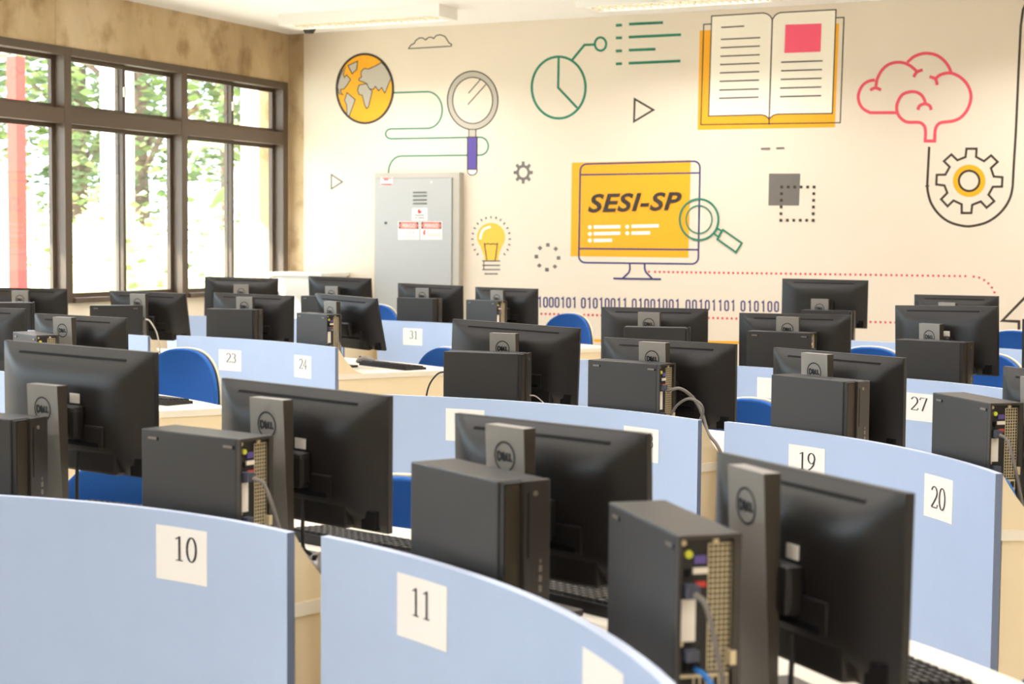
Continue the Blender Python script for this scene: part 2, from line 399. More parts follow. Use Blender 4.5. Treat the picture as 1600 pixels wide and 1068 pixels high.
tb = E6([(346, 195), (325, 600)] + [(335, 680), (370, 790), (450, 900), (560, 980), (700, 1020), (800, 1020), (950, 980), (1080, 890), (1170, 770), (1212, 640)] + [(1225, 450), (1252, 0)]) + [(1591.5, 110), (1595, 40), (1598.5, 15), (1606, 0)]
Mural().line('m_dark', tb[:2]+sm(tb[1:13])+tb[13:], 3.6).done('tube_print', 'dark curved line running round the gear')
m = Mural().fill('m_slate', [(1201.5, 271), (1250.5, 271), (1248.5, 321), (1200.5, 321)])
for k in range(6):
    for (x, y) in ((1221.5+k*10.1, 292), (1220+k*10.1, 344), (1221.4-k*.3, 292+k*10.4), (1271.8-k*.3, 292+k*10.4)):
        m.fill('m_black', [(x-2.2, y-2.2), (x+2.2, y-2.2), (x+2.2, y+2.2), (x-2.2, y+2.2)])
m.line('m_slate', [(1189, 232.3), (1203.5, 232)], 2.6).line('m_slate', [(1213, 231.5), (1225.5, 231.2)], 2.6).done('square_print', 'grey square and dotted square')
# monitor drawing with lettering
D6 = lambda p: tr(p, 6.667, 880, 230)
m = Mural().fill('m_orange', [(893.5, 254), (1079.5, 250), (1075.5, 402.5), (891.5, 400)])
def rr(tl, trr, br, bl, r):
    q = [Vector(tl), Vector(trr), Vector(br), Vector(bl)]; out = []
    for i in range(4):
        a, b, c = q[i-1], q[i], q[(i+1) % 4]; u = (a-b).normalized()*r; v = (c-b).normalized()*r
        for t in range(7):
            k = R(15*t); out.append(tuple(b + u*(1-math.sin(k)) + v*(1-math.cos(k))))
    return out
m.line('m_navy', rr((906.8, 256.3), (1093.8, 251.6), (1091, 412.3), (904.3, 410), 10), 2.2, True).line('m_navy', [(906, 273), (1093, 270)], 2.0).line('m_navy', [(904.5, 388.2), (1091, 390)], 2.2)
for x, y in ((278, 832), (278, 902), (278, 970), (668, 827), (668, 895)): m.fill('m_white', D6(ell(x, y, 21, 21, n=14)))
for a, b, y, dy in ((318, 595, 830, -4), (318, 595, 900, -6), (318, 510, 970, -3), (712, 997, 823, -6), (712, 905, 894, -4)): m.line('m_white', D6([(a, y), (b, y+dy)]), 5)
D7 = lambda p: tr(p, 6.667, 880, 370)
m.line('m_navy', D7([(693, 280), (695, 335), (682, 372), (620, 428)]), 2.1).line('m_navy', D7([(848, 280), (848, 335), (865, 372), (925, 430)]), 2.1).line('m_navy', D7([(523, 432), (1020, 440)]), 2.6)
m.done('screen_print', 'drawn monitor with orange screen')
m = Mural(); m.layer = 26
m.line('m_teal', ell(1092.2, 342.8, 30.2, 32), 3.0, True).line('m_teal', ell(1092.2, 342.8, 20.2, 21.6), 1.7, True)
C6 = lambda p: tr(p, 3.81, 800, 230)
m.line('m_teal', C6([(1222, 483), (1248, 497), (1228, 532), (1202, 513)]), 2.2, True).line('m_teal', C6([(1255, 490), (1368, 570), (1333, 625), (1222, 547)]), 2.7, True).done('magnifier_print', 'green outlined magnifying glass')
# dotted red line
m = Mural()
def dot(x, y, r=1.95): m.layer = 0; m.fill('m_red', ell(x, y, r, r, n=8))
x = 1014.0; dot(x, 424.3); x = 1023.7
while x < 1515: dot(x, 424.5+(x-1023.7)*.0139); x += 7.0 + (x-1023)*.0030
for q in ((1521.5, 431.8), (1530, 433.5), (1537.8, 437.3), (1544.3, 442.5), (1549.8, 449), (1553.8, 456.5), (1556, 464), (1557, 472), (1557, 480), (1555, 488), (1550, 495), (1543, 500), (1535, 503)): dot(*q)
x = 846.0
while x < 1530: dot(x, 490+(x-846)*.0247); x += 6.6 + (x-846)*.0022
m.done('dotted_line_print', 'red dotted line')
# binary digits
m = Mural()
for g, x0, pc in (('01000101', 131.0, 34.3), ('01010011', 425.0, 35.3), ('01001001', 728.0, 36.7), ('00101101', 1048.0, 38.3), ('01010011', 1375.0, 40.0)):
    for k, ch in enumerate(g):
        cx = 800+(x0+k*pc)/3.81; t = 463.4+(cx-843)*.0187; b = t+16.6+(cx-843)*.0012; m.layer = 0
        if ch == '0':
            rx = 2.7; P = [(cx+rx*math.cos(R(a)), t+rx+1+rx*math.sin(R(a))) for a in range(180, 361, 30)] + [(cx+rx*math.cos(R(a)), b-rx-1+rx*math.sin(R(a))) for a in range(0, 181, 30)]
            m.line('m_navy', P, 1.9, True)
        else: m.line('m_navy', [(cx-2.2, t+3), (cx+.6, t+.6), (cx+.6, b)], 2.0)
m.done('binary_print', 'row of navy binary digits')
m = Mural().line('m_black', [(1640, 425), (1566, 500.8), (1592, 502), (1592, 560)], 4.2).done('arrow_print', 'black outlined arrow')
Mural().line('m_orange', [(905, 531.5), (1190, 535.5)], 4).done('stripe_print', 'yellow stripe low on the wall')
# lettering on the drawn monitor
def text_mesh(txt, shear=0, off=0):
    cu = bpy.data.curves.new('t', 'FONT'); cu.body = txt; cu.shear = shear; cu.offset = off; cu.resolution_u = 4; cu.space_character = 1.06
    o = bpy.data.objects.new('t', cu); COL.objects.link(o); dg = bpy.context.evaluated_depsgraph_get()
    me = bpy.data.meshes.new_from_object(o.evaluated_get(dg)); bpy.data.objects.remove(o); bpy.data.curves.remove(cu)
    xs = [v.co.x for v in me.vertices]; ys = [v.co.y for v in me.vertices]
    x0, x1, y0, y1 = min(xs), max(xs), min(ys), max(ys)
    V = [((v.co.x-x0)/(x1-x0), (v.co.y-y0)/(y1-y0)) for v in me.vertices]; F = [tuple(p.vertices) for p in me.polygons]
    bpy.data.meshes.remove(me); return V, F
def text_obj(name, txt, place, mt, parent, shear=0, off=0):
    V, F = text_mesh(txt, shear, off); me = bpy.data.meshes.new(name); me.from_pydata([place(u, v) for u, v in V], [], F)
    me.materials.append(MATS[mt]); o = bpy.data.objects.new(name, me); COL.objects.link(o); o.parent = parent; return o
struct(text_obj('lettering', 'SESI-SP', lambda u, v: atY(918.5+146.5*u, 332.2-4.2*u-(29.3-.6*u)*v, YB-.0052), 'm_black', wall_back, .26, .025))

# ------------------------------------------------------------------ ceiling lamps
def lamp(x, y, label):
    t = empty('ceiling_lamp', (x, y, ZC)); tag(t, label, 'lamp', 'louvred ceiling lamps')
    L, Wd, Hh = 1.36, .28, .085
    b = MB().m('lamp_white').box(-L/2, -Wd/2, -.02, L/2, Wd/2, 0)
    b.box(-L/2, -Wd/2, -Hh, L/2, -Wd/2+.012, -.02).box(-L/2, Wd/2-.012, -Hh, L/2, Wd/2, -.02)
    b.box(-L/2, -Wd/2+.012, -Hh, -L/2+.06, Wd/2-.012, -.02).box(L/2-.06, -Wd/2+.012, -Hh, L/2, Wd/2-.012, -.02)
    b.build('housing', t)
    g = MB().m('lamp_metal').box(-L/2+.06, -.008, -Hh+.004, L/2-.06, .008, -.03)
    for k in range(24):
        xx = -L/2+.09+k*(L-.18)/23; g.box(xx-.0015, -Wd/2+.012, -Hh+.006, xx+.0015, Wd/2-.012, -.045)
    g = g.build('louvre', t); g['kind'] = 'stuff'
    for s_ in (-1, 1): MB().m('tube_on').cyl((-L/2+.07, s_*.066, -.042), (1, 0, 0), .011, L-.14, 10).build('tube', t)
    ld = bpy.data.lights.new('lamp_light', 'AREA'); ld.shape = 'RECTANGLE'; ld.size = L-.1; ld.size_y = Wd; ld.energy = LAMP_POWER; ld.spread = R(140); ld.color = (.985, .955, 1.0)
    lo = bpy.data.objects.new('lamp_light', ld); COL.objects.link(lo); lo.parent = t; lo.location = (0, 0, -Hh-.004)
for j, y in enumerate(LAMP_Y):
    for i, x in enumerate(LAMP_X):
        lamp(x, y, 'white louvred ceiling lamp, %s from the mural wall, %s from the windows' % (('first row', 'second row', 'third row', 'fourth row', 'fifth row', 'sixth row')[j], ('nearest', 'second', 'third', 'fourth')[i]))
t = tag(empty('dome_camera', (-7.06, 10.83, ZC)), 'small dark dome camera on the ceiling by the concrete corner', 'camera')
MB().m('lamp_white').cyl((0, 0, -.022), (0, 0, 1), .062, .022, 20).build('base', t)
MB().m('dome_dark').cyl((0, 0, -.055), (0, 0, 1), .034, .033, 20, .054).build('dome', t)

# ------------------------------------------------------------------ electrical cabinet on the mural wall
ec = tag(empty('electrical_cabinet', (-6.636, YB, .55)), 'grey metal electrical cabinet with warning stickers on the mural wall', 'cabinet')
CW, CH_, CDp = .768, 1.386, .07
b = MB().m('cab_frame').box(0, -CDp, 0, CW, 0, CH_, bev=.004); b.build('body', ec)
dr = MB().m('cab_grey').box(.022, -CDp-.012, .03, CW-.062, -CDp, CH_-.045, bev=.003).build('door', ec)
MB().m('dark_gap').box(.018, -CDp-.003, .026, CW-.058, -CDp+.0, CH_-.041).build('door_gap', ec)
def cab(px, py, dy=0): p = atY(px, py, YB-CDp-.0125-dy); return p - Vector((-6.636, YB, .55))
def cquad(name, pts, mt, parent, dy=.0005, thick=.0008):
    P = [cab(*p, dy) for p in pts]; return MB().m(mt).hexa(P, [p+Vector((0, -thick, 0)) for p in P]).build(name, parent)
U = lambda x, y: (580+x/7.63, 260+y/7.63)
for k, y in enumerate((310, 352, 400, 443)):
    P = [cab(*U(a, q)) for a, q in ((500, y-9), (662, y-11), (662, y+7), (500, y+9))]
    MB().m('dark_gap').hexa(P, [P[0]+Vector((0, -.008, 0)), P[1]+Vector((0, -.008, 0)), P[2]+Vector((0, -.001, 0)), P[3]+Vector((0, -.001, 0))]).build('vent_slot', dr)
MB().m('dome_dark').cyl(cab(*U(178, 672)), (0, -1, 0), .010, .012, 12).build('lock', dr)
MB().m('white_metal').cyl(cab(*U(718, 185)), (0, -1, 0), .008, .003, 12).build('rivet', dr)
s1 = cquad('sticker', [U(118, 130), U(250, 128), U(250, 222), U(115, 224)], 'sticker', ec, .0006); s1['label'] = 'small white and red sticker'
for a in ((128, 244, 134, 146), (150, 205, 150, 166), (118, 245, 205, 220)): cquad('print', [U(a[0], a[2]), U(a[1], a[2]), U(a[1], a[3]), U(a[0], a[3])], 'sign_red2', s1, .0016, .0004)
s2 = cquad('sticker', [U(490, 498), U(668, 495), U(668, 642), U(486, 642)], 'sticker', ec, .0006); s2['label'] = 'white sticker with red flame mark'
P = [cab(*U(x, y), .0016) for x, y in sm([(572, 500), (556, 525), (556, 548), (576, 562), (598, 550), (600, 525), (588, 532), (580, 515), (572, 500)])[:-1]]
fl = MB().m('sign_red2'); fl.face(P); fl.build('flame_mark', s2)
for a in ((520, 632, 574, 586), (520, 545, 606, 618), (560, 636, 606, 618)): cquad('print', [U(a[0], a[2]), U(a[1], a[2]), U(a[1], a[3]), U(a[0], a[3])], 'm_slate', s2, .0016, .0004)
for q, x0, x1, lb in ((0, 322, 572, 'white danger sticker with red header, left of the pair'), (1, 588, 845, 'white danger sticker with red bolt')):
    s3 = cquad('sticker', [U(x0, 655), U(x1, 655), U(x1, 872), U(x0, 870)], 'sticker', ec, .0006); s3['label'] = lb
    cquad('header', [U(x0+8, 660), U(x1-8, 662), U(x1-8, 745), U(x0+8, 742)], 'm_black', s3, .0016, .0003)
    a, b_ = x0+10, x1-10
    cquad('header', [U(a+26, 664), U(b_-26, 666), U(b_, 705), U(b_-26, 741), U(a+26, 739), U(a, 702)], 'sign_red', s3, .0022, .0003)
    text_obj('lettering', 'PERIGO', lambda u, v: cab(*U(x0+48+(x1-x0-96)*u, 728-46*v), .0029), 'sticker', s3, 0, .01)
    if q == 0:
        text_obj('lettering', '220 V', lambda u, v: cab(*U(x0+78+118*u, 800-36*v), .0016), 'm_slate', s3)
        cquad('print', [U(x0+55, 832), U(x0+205, 832), U(x0+205, 843), U(x0+55, 843)], 'm_orange2', s3, .0016, .0003)
    else:
        P = [cab(*U(x, y), .0016) for x, y in ((635, 752), (650, 760), (638, 792), (652, 792), (622, 835), (628, 802), (612, 800))]
        fb = MB().m('sign_red2'); fb.face(P); fb.build('bolt_mark', s3)
        for y in (800, 820): cquad('print', [U(670, y), U(828, y), U(828, y+10), U(670, y+10)], 'm_grey', s3, .0016, .0003)

# white cabinet in the window corner
wc = tag(empty('corner_cabinet', (-7.42, 10.78, 0)), 'low white metal cabinet in the corner below the concrete pier', 'cabinet')
MB().m('white_metal').box(0, 0, .02, .50, .40, 1.11, bev=.004).build('body', wc)
MB().m('white_metal').box(-.015, -.015, 1.11, .515, .41, 1.14, bev=.003).build('top', wc)
d = MB().m('white_metal').box(.02, -.012, .06, .48, 0, 1.08, bev=.003).build('door', wc)
MB().m('dome_dark').cyl((.10, -.012, .98), (0, -1, 0), .012, .014, 12).build('lock', d)
cpw = tag(empty('paper_roll', (-7.40, 10.70, 1.14)), 'white power strip with socket hanging on the corner cabinet front', 'power strip')
MB().m('port_white').box(-.0, .035, -.10, .03, .064, -.03, bev=.004).build('socket', cpw)
MB().m('port_white').box(-.02, .035, -.30, -.001, .064, -.04, bev=.004).build('strip', cpw)
cpw.name = 'power_strip'

# ------------------------------------------------------------------ desks with curved blue front panels
ZT, ZP, DD = .73, .867, .735
ARC = {'P9': ((-2.19, 1.19), 1.41, -31, 21.1), 'P11': ((-2.11, .82), 1.76, 16.57, 60.5), 'P15': ((-5.6, 2.6), 2.51, 1, 32.6), 'P17': ((-2.53, 3.18), 1.76, -12, 30.35),
       'P19': ((-2.07, 3.10), 1.68, 17.8, 59), 'P21': ((-6.3, 5.42), 1.8, -24, 19.6), 'P23': ((-5.65, 4.75), 2.51, .9, 31.6), 'P25': ((-2.53, 5.11), 1.76, -16, 30.35),
       'P27': ((-2.07, 5.03), 1.68, 17.8, 59), 'P29': ((-6.3, 7.45), 1.8, -26, 19.6), 'P31': ((-5.6, 6.85), 2.51, 1, 31.6), 'P33': ((-2.53, 7.24), 1.76, -8, 30.35), 'P35': ((-2.07, 7.20), 1.68, 17.8, 59)}
JOIN = {'R': (18.7, 18.7), 'P17': (None, 22.3), 'P19': (22.3, None), 'P25': (None, 22.3), 'P27': (22.3, None), 'P33': (None, 22.3), 'P35': (22.3, None), 'P9': (None, 18.7), 'P11': (18.7, None),
        'P21': (None, 9.8), 'P23': (9.8, None), 'P29': (None, 9.8), 'P31': (9.8, None)}
def arcp(k, a, r=0, z=0):
    (cx, cy), rr_, _, _ = ARC[k]; return Vector((cx+(rr_+r)*math.sin(R(a)), cy+(rr_+r)*math.cos(R(a)), z))
DESK_LABEL = {'P9': 'two-seat desk with curved blue panel bearing sheet ten', 'P11': 'two-seat desk with curved blue panel bearing sheets eleven and twelve',
 'P15': 'two-seat desk behind the two front-left monitors, blue keyboard chair behind it', 'P17': 'two-seat desk with curved blue panel bearing sheet eighteen', 'P19': 'two-seat desk with curved blue panel bearing sheets nineteen and twenty',
 'P21': 'two-seat curved desk of the third row, next to the windows', 'P23': 'two-seat desk with curved blue panel bearing sheets twenty-three and twenty-four', 'P25': 'two-seat desk with blue panel bearing the half-hidden sheet twenty-six',
 'P27': 'two-seat desk with curved blue panel bearing sheet twenty-seven', 'P29': 'back-row curved desk in the corner beside windows and white cabinet', 'P31': 'back-row desk with blue panel bearing sheet thirty-one',
 'P33': 'back-row curved desk in front of the red dotted line', 'P35': 'back-row curved desk at the right, below the black arrow drawing'}
DESK_LABEL['P15'] = 'two-seat curved desk by the blue chair beside sheet twenty-three'
DESK_C = {}
def desk(k):
    (cx, cy), r, a0, a1 = ARC[k]; o = arcp(k, (a0+a1)/2); DESK_C[k] = o
    t = tag(empty('curved_desk', o), DESK_LABEL[k], 'desk', 'two-seat curved desks in rows')
    j0, j1 = JOIN.get(k, (None, None)); d0 = a0 if j0 is None else j0; d1 = a1 if j1 is None else j1
    N = 24
    def pt(s_, dist, z):
        a = a0+(a1-a0)*s_; dd = R(d0+(d1-d0)*s_); p = arcp(k, a, 0, z)
        return p + Vector((math.sin(dd), math.cos(dd), 0))*dist - o
    def slab(name, e0, e1, z0, z1, mats, s0=0, s1=1, bevel=0):
        b = MB(); S = [s0+(s1-s0)*i/N for i in range(N+1)]
        rows = [[b.bm.verts.new(pt(s_, e, z)) for e, z in ((e0, z0), (e0, z1), (e1, z1), (e1, z0))] for s_ in S]
        for A, B in zip(rows, rows[1:]):
            for q in range(4):
                b.m(mats[1] if q == 1 else mats[0]); f = b.bm.faces.new((A[q], A[(q+1) % 4], B[(q+1) % 4], B[q])); f.material_index = b.cur
        b.m(mats[-1]); f = b.bm.faces.new(rows[0]); f.material_index = b.cur; f = b.bm.faces.new(rows[-1][::-1]); f.material_index = b.cur
        return b.build(name, t)
    slab('front_panel', 0, .018, .10, ZP, ('panel_blue', 'panel_edge', 'panel_end'))
    slab('tabletop', .0185, DD, ZT-.026, ZT, ('top_beige', 'top_beige'))
    for s_, sg, dd in ((0, 1, d0), (1, -1, d1)):
        u = Vector((math.sin(R(dd)), math.cos(R(dd)), 0)); v = Vector((math.cos(R(dd)), -math.sin(R(dd)), 0))*sg
        p = pt(s_, 0, 0)
        def Q(e, w_, z): return p + u*e + v*w_ + Vector((0, 0, z))
        g = MB().m('desk_beige'); g.hexa([Q(.022, .004, 0), Q(DD-.03, .004, 0), Q(DD-.03, .029, 0), Q(.022, .029, 0)], [Q(.022, .004, ZT-.0265), Q(DD-.03, .004, ZT-.0265), Q(DD-.03, .029, ZT-.0265), Q(.022, .029, ZT-.0265)])
        g.build('side_gable', t)
        prof = [(.019+.14*q/8, (ZP-.004-ZT)*(1-q/8)**1.75) for q in range(9)]
        A = [Q(e, .002, ZT+z) for e, z in prof] + [Q(.019, .002, ZT)]; B = [Q(e, .022, ZT+z) for e, z in prof] + [Q(.019, .022, ZT)]
        A = A[:8] + [A[9]]; B = B[:8] + [B[9]]
        A[7] = Q(.159, .002, ZT+.0005); B[7] = Q(.159, .022, ZT+.0005)
        MB().m('desk_beige').hexa(A, B).build('corner_fin', t)
    return t
for k in ARC: desk(k)

# ------------------------------------------------------------------ station number sheets taped to the panels
def dig(ch):
    """thin-and-thick serif numerals as polylines in a box one unit high"""
    e = lambda cx, cy, rx, ry, a0, a1, n=20: [(cx+rx*math.cos(R(a0+(a1-a0)*k/n)), cy+ry*math.sin(R(a0+(a1-a0)*k/n))) for k in range(n+1)]
    return {'0': [e(.26, .5, .19, .48, 0, 360, 28)], '1': [[(.12, .85), (.27, .97), (.27, .02)], [(.13, .012), (.41, .012)]],
            '2': [e(.25, .70, .18, .27, 160, -20) + [(.36, .48), (.22, .26), (.07, .05)], [(.07, .04), (.43, .04), (.47, .18)]],
            '3': [e(.23, .75, .15, .22, 150, -80), e(.22, .28, .19, .27, 88, -150)], '4': [[(.34, 0), (.34, .97), (.05, .30), (.48, .30)]],
            '6': [e(.26, .30, .18, .29, 0, 360, 24), [(.09, .38), (.14, .65), (.27, .86), (.42, .97)]], '7': [[(.06, .80), (.09, .95), (.46, .95), (.20, 0)]],
            '8': [e(.26, .74, .15, .22, 0, 360, 20), e(.26, .27, .18, .26, 0, 360, 20)], '9': [e(.26, .68, .18, .29, 0, 360, 24), [(.43, .60), (.38, .33), (.25, .12), (.10, .01)]]}[ch]
def ribbon(mb, line, place, thin, thick):
    n = len(line); L, Q = [], []
    for i, (x, y) in enumerate(line):
        a = line[max(0, i-1)]; b = line[min(n-1, i+1)]; d = Vector((b[0]-a[0], b[1]-a[1]))
        d = d.normalized() if d.length > 1e-6 else Vector((1, 0)); w_ = thin+(thick-thin)*abs(d.y)**1.5; nn = Vector((-d.y, d.x))*w_/2
        L.append(place(x+nn.x, y+nn.y)); Q.append(place(x-nn.x, y-nn.y))
    for i in range(n-1): mb.face((L[i], Q[i], Q[i+1], L[i+1]))
SHEETS = [('10', 'P9', 5.4, 11.2, .728, .838, .33, .82, .46), ('11', 'P11', 23.8, 28.7, .723, .835, .27, .70, .45), ('12', 'P11', 43.4, 48.4, .724, .836, .3, .66, .4), ('17', 'P17', -3.95, .9, .716, .829, .35, .7, .45), ('18', 'P17', 19.5, 24.5, .712, .819, .5, .86, .40),
          ('19', 'P19', 26.34, 31.3, .712, .8245, .25, .76, .46), ('20', 'P19', 46.2, 51.0, .7025, .815, .23, .77, .52), ('23', 'P23', 7.9, 11.85, .689, .803, .32, .80, .46), ('24', 'P23', 22.16, 25.85, .690, .807, .28, .76, .46),
          ('26', 'P25', 13.8, 18.6, .734, .824, .5, .9, .62), ('27', 'P27', 23.3, 28.2, .700, .812, .15, .75, .50), ('31', 'P31', 5.75, 9.4, .7095, .822, .33, .78, .48)]
NUMBER_WORD = {'10': 'ten', '11': 'eleven', '12': 'twelve', '17': 'seventeen', '18': 'eighteen', '19': 'nineteen', '20': 'twenty', '23': 'twenty-three', '24': 'twenty-four', '26': 'twenty-six', '27': 'twenty-seven', '31': 'thirty-one'}
SHEET_LABEL = {'17': 'white paper sheet on blue panel, its number hidden by a monitor', '12': 'white sheet at the photo bottom on the nearest right panel', '18': 'white sheet printed eighteen, mostly hidden behind a monitor corner', '26': 'white sheet printed twenty-six, half hidden by a tower'}
for txt, k, a0, a1, z0, z1, u0, u1, hh in SHEETS:
    o = arcp(k, (a0+a1)/2, -.001, z0)
    t = MB().m('paper'); N = 8; rows = []
    for i in range(N+1):
        a = a0+(a1-a0)*i/N; rows.append([t.bm.verts.new(arcp(k, a, r_, z)-o) for r_, z in ((-.0013, z0), (-.0013, z1), (-.0003, z1), (-.0003, z0))])
    for A, B in zip(rows, rows[1:]):
        for q in range(4): t.bm.faces.new((A[q], A[(q+1) % 4], B[(q+1) % 4], B[q]))
    t.bm.faces.new(rows[0]); t.bm.faces.new(rows[-1][::-1])
    t = tag(t.build('number_sheet', None, o), SHEET_LABEL.get(txt, 'white paper sheet printed %s taped to a curved blue panel' % NUMBER_WORD[txt]), 'sign', 'station number sheets')
    b = MB().m('ink'); H_ = (z1-z0)*hh; zb = z0+(z1-z0)*{'20': .5, '12': .42}.get(txt, .62) - H_/2; rr_ = ARC[k][1]
    W_ = R(a1-a0)*rr_; x0, x1 = u0*W_, u1*W_; cw = (x1-x0)/2
    for i, ch in enumerate(txt):
        for line in dig(ch):
            def place(x, y): return arcp(k, a0+math.degrees((x0+i*cw+x/.52*cw)/rr_), -.0021, zb+y*H_)-o
            ribbon(b, line, place, .042, .088)
    b.build('printed_number', t)
    # clear tape over the lower edge reads as a slightly greyer strip
# ------------------------------------------------------------------ the maker's round mark: ring and four letters
def logo(mb, place, rad, ring=.10, lw=.13):
    """ring of radius 1, letters D E L L with the E tilted; place(u, v) -> point"""
    seg = 28
    for i in range(seg):
        a, b = 2*math.pi*i/seg, 2*math.pi*(i+1)/seg; r0, r1 = rad, rad*(1-ring)
        mb.face([place(r0*math.cos(a), r0*math.sin(a)), place(r0*math.cos(b), r0*math.sin(b)), place(r1*math.cos(b), r1*math.sin(b)), place(r1*math.cos(a), r1*math.sin(a))])
    if lw:
        hh = .26
        D = [(-.66, -hh), (-.66, hh), (-.50, hh), (-.36, hh*.6), (-.30, 0), (-.36, -hh*.6), (-.50, -hh), (-.66, -hh)]
        L1 = [(.20, hh), (.20, -hh+.05), (.42, -hh+.05)]; L2 = [(.48, hh), (.48, -hh+.05), (.72, -hh+.05)]
        def rot(p): c, s_ = math.cos(R(38)), math.sin(R(38)); return (-.06+p[0]*c-p[1]*s_, p[0]*s_+p[1]*c)
        E_ = [[rot(p) for p in q] for q in ([(-.18, -.22), (-.18, .22)], [(-.18, .20), (.18, .20)], [(-.18, 0), (.16, 0)], [(-.18, -.20), (.18, -.20)])]
        for ln in [D, L1, L2] + E_:
            ribbon(mb, [(p[0]*rad, p[1]*rad) for p in ln], place, lw*rad, lw*rad*1.05)

# ------------------------------------------------------------------ monitor (faces away from the viewer; origin under the stand on the tabletop)
MW, MH = .52, .285
TILT = {22: 12, 24: 14, 12: -1.5, 30: 6, 31: 3}
STICKERS = (9, 10, 12, 27)
def monitor_proto():
    t = empty('monitor', (0, 0, 0))
    b = MB().m('mon_black').box(-MW/2, -.004, -MH, MW/2, .010, 0, bev=.0015)
    S = lambda v: math.sin(math.pi/2*max(0, min(1, v)))
    def depth(x, z): 
        a = max(1e-4, (MW/2-.002-abs(x))/.12); t_ = max(1e-4, (-z-.002)/.088); c = max(1e-4, (MH-.002+z)/.070)
        return .036*S(1.08*(a**-6+t_**-6+c**-6+1)**(-1/6))
    nx, nz = 40, 26; gv = [[b.bm.verts.new((x, -.0042-depth(x, z), z)) for x in [(-MW/2+.002)+(MW-.004)*i/nx for i in range(nx+1)]] for z in [-.002-(MH-.004)*j/nz for j in range(nz+1)]]
    for j in range(nz):
        for i in range(nx):
            f = b.bm.faces.new((gv[j][i], gv[j][i+1], gv[j+1][i+1], gv[j+1][i])); f.smooth = True
    sh = b.build('back_shell', t); sh.location = (0, 0, .36)
    MB().m('screen').box(-MW/2+.008, .0101, -MH+.012, MW/2-.008, .0108, -.008).build('screen', sh)
    def back(x, z, off=.0006):            # point on the sloping upper face of the shell
        return Vector((x, -.0042-depth(x, z)-off, z))
    sl = MB().m('mon_dark')
    for i in range(20):
        x0, x1 = -.185+.0185*i, -.185+.0185*(i+1); sl.hexa([back(x0, -.019, -.001), back(x1, -.019, -.001), back(x1, -.0245, -.001), back(x0, -.0245, -.001)], [back(x0, -.019, .0008), back(x1, -.019, .0008), back(x1, -.0245, .0008), back(x0, -.0245, .0008)])
    sl.build('vent_slot', sh)
    lo = MB().m('mon_black').box(-.115, -.0445, -MH+.062, .135, -.020, -MH+.112, bev=.004); lo.m('mon_dark').box(-.10, -.0455, -MH+.064, .12, -.0440, -MH+.074); lo.build('port_cover', sh)
    lp = MB().m('mon_black').box(-.17, -.037, -MH+.003, .17, -.004, -MH+.056, bev=.007); lp.build('lower_apron', sh)
    bp_ = MB().m('mon_dark').box(MW/2-.058, -.024, -MH+.006, MW/2-.018, -.005, -MH+.046, bev=.002).build('button_plate', sh)
    hd_ = MB().m('mon_black').box(-.048, -.074, -.205, .072, -.034, -.130, bev=.012).build('mount', sh)
    base = MB().m('riser_side').box(-.075, -.10, 0, .075, .030, .012, bev=.003).build('base', t)
    rs = MB(); rs.m('riser_grey').hexa([Vector((-.054, -.088, .012)), Vector((.054, -.088, .012)), Vector((.054, -.073, .012)), Vector((-.054, -.073, .012))],
                                     [Vector((-.052, -.103, .352)), Vector((.052, -.103, .352)), Vector((.052, -.0745, .352)), Vector((-.052, -.0745, .352))])
    rs.bm.faces.ensure_lookup_table()
    rs.m('riser_side')
    for f in rs.bm.faces:
        if abs(f.calc_center_median().x) > .04: f.material_index = rs.cur
    rs = rs.build('stand_riser', t)
    lg = MB().m('ink')
    def place(u, v):
        z = .297+v; y = -.088-(z-.012)/.34*.015; return Vector((u, y-.0008, z))
    logo(lg, place, .0285, .13, .19); lg.build('logo', rs)
    return t
MONP = monitor_proto()
WHERE = {9: 'left of sheet ten on the nearest left desk', 10: 'right above sheet ten on the nearest left desk', 11: 'above sheet eleven on the nearest right desk', 12: 'at the far right end of the nearest right desk',
 15: "second row, cut by the photo's left edge", 16: 'second row, between the blue chair and the left edge', 17: 'second row, two places left of sheet nineteen', 18: 'second row, directly above sheet eighteen', 19: 'second row, above sheet nineteen', 20: 'second row, above sheet twenty',
 21: 'third row, nearest the windows', 22: 'third row, second from the windows', 23: 'third row, above sheet twenty-three', 24: 'third row, above sheet twenty-four', 25: 'third row, below the binary digits', 26: 'third row, above sheet twenty-six', 27: 'third row, above sheet twenty-seven', 28: 'third row, cut by the right edge of the photo',
 29: 'back row, next to the corner window', 30: 'back row, beside the white corner cabinet', 31: 'back row, above sheet thirty-one', 32: 'back row, below the light bulb drawing', 33: 'back row, just right of the binary digits', 34: 'back row, under the red dotted bend'}
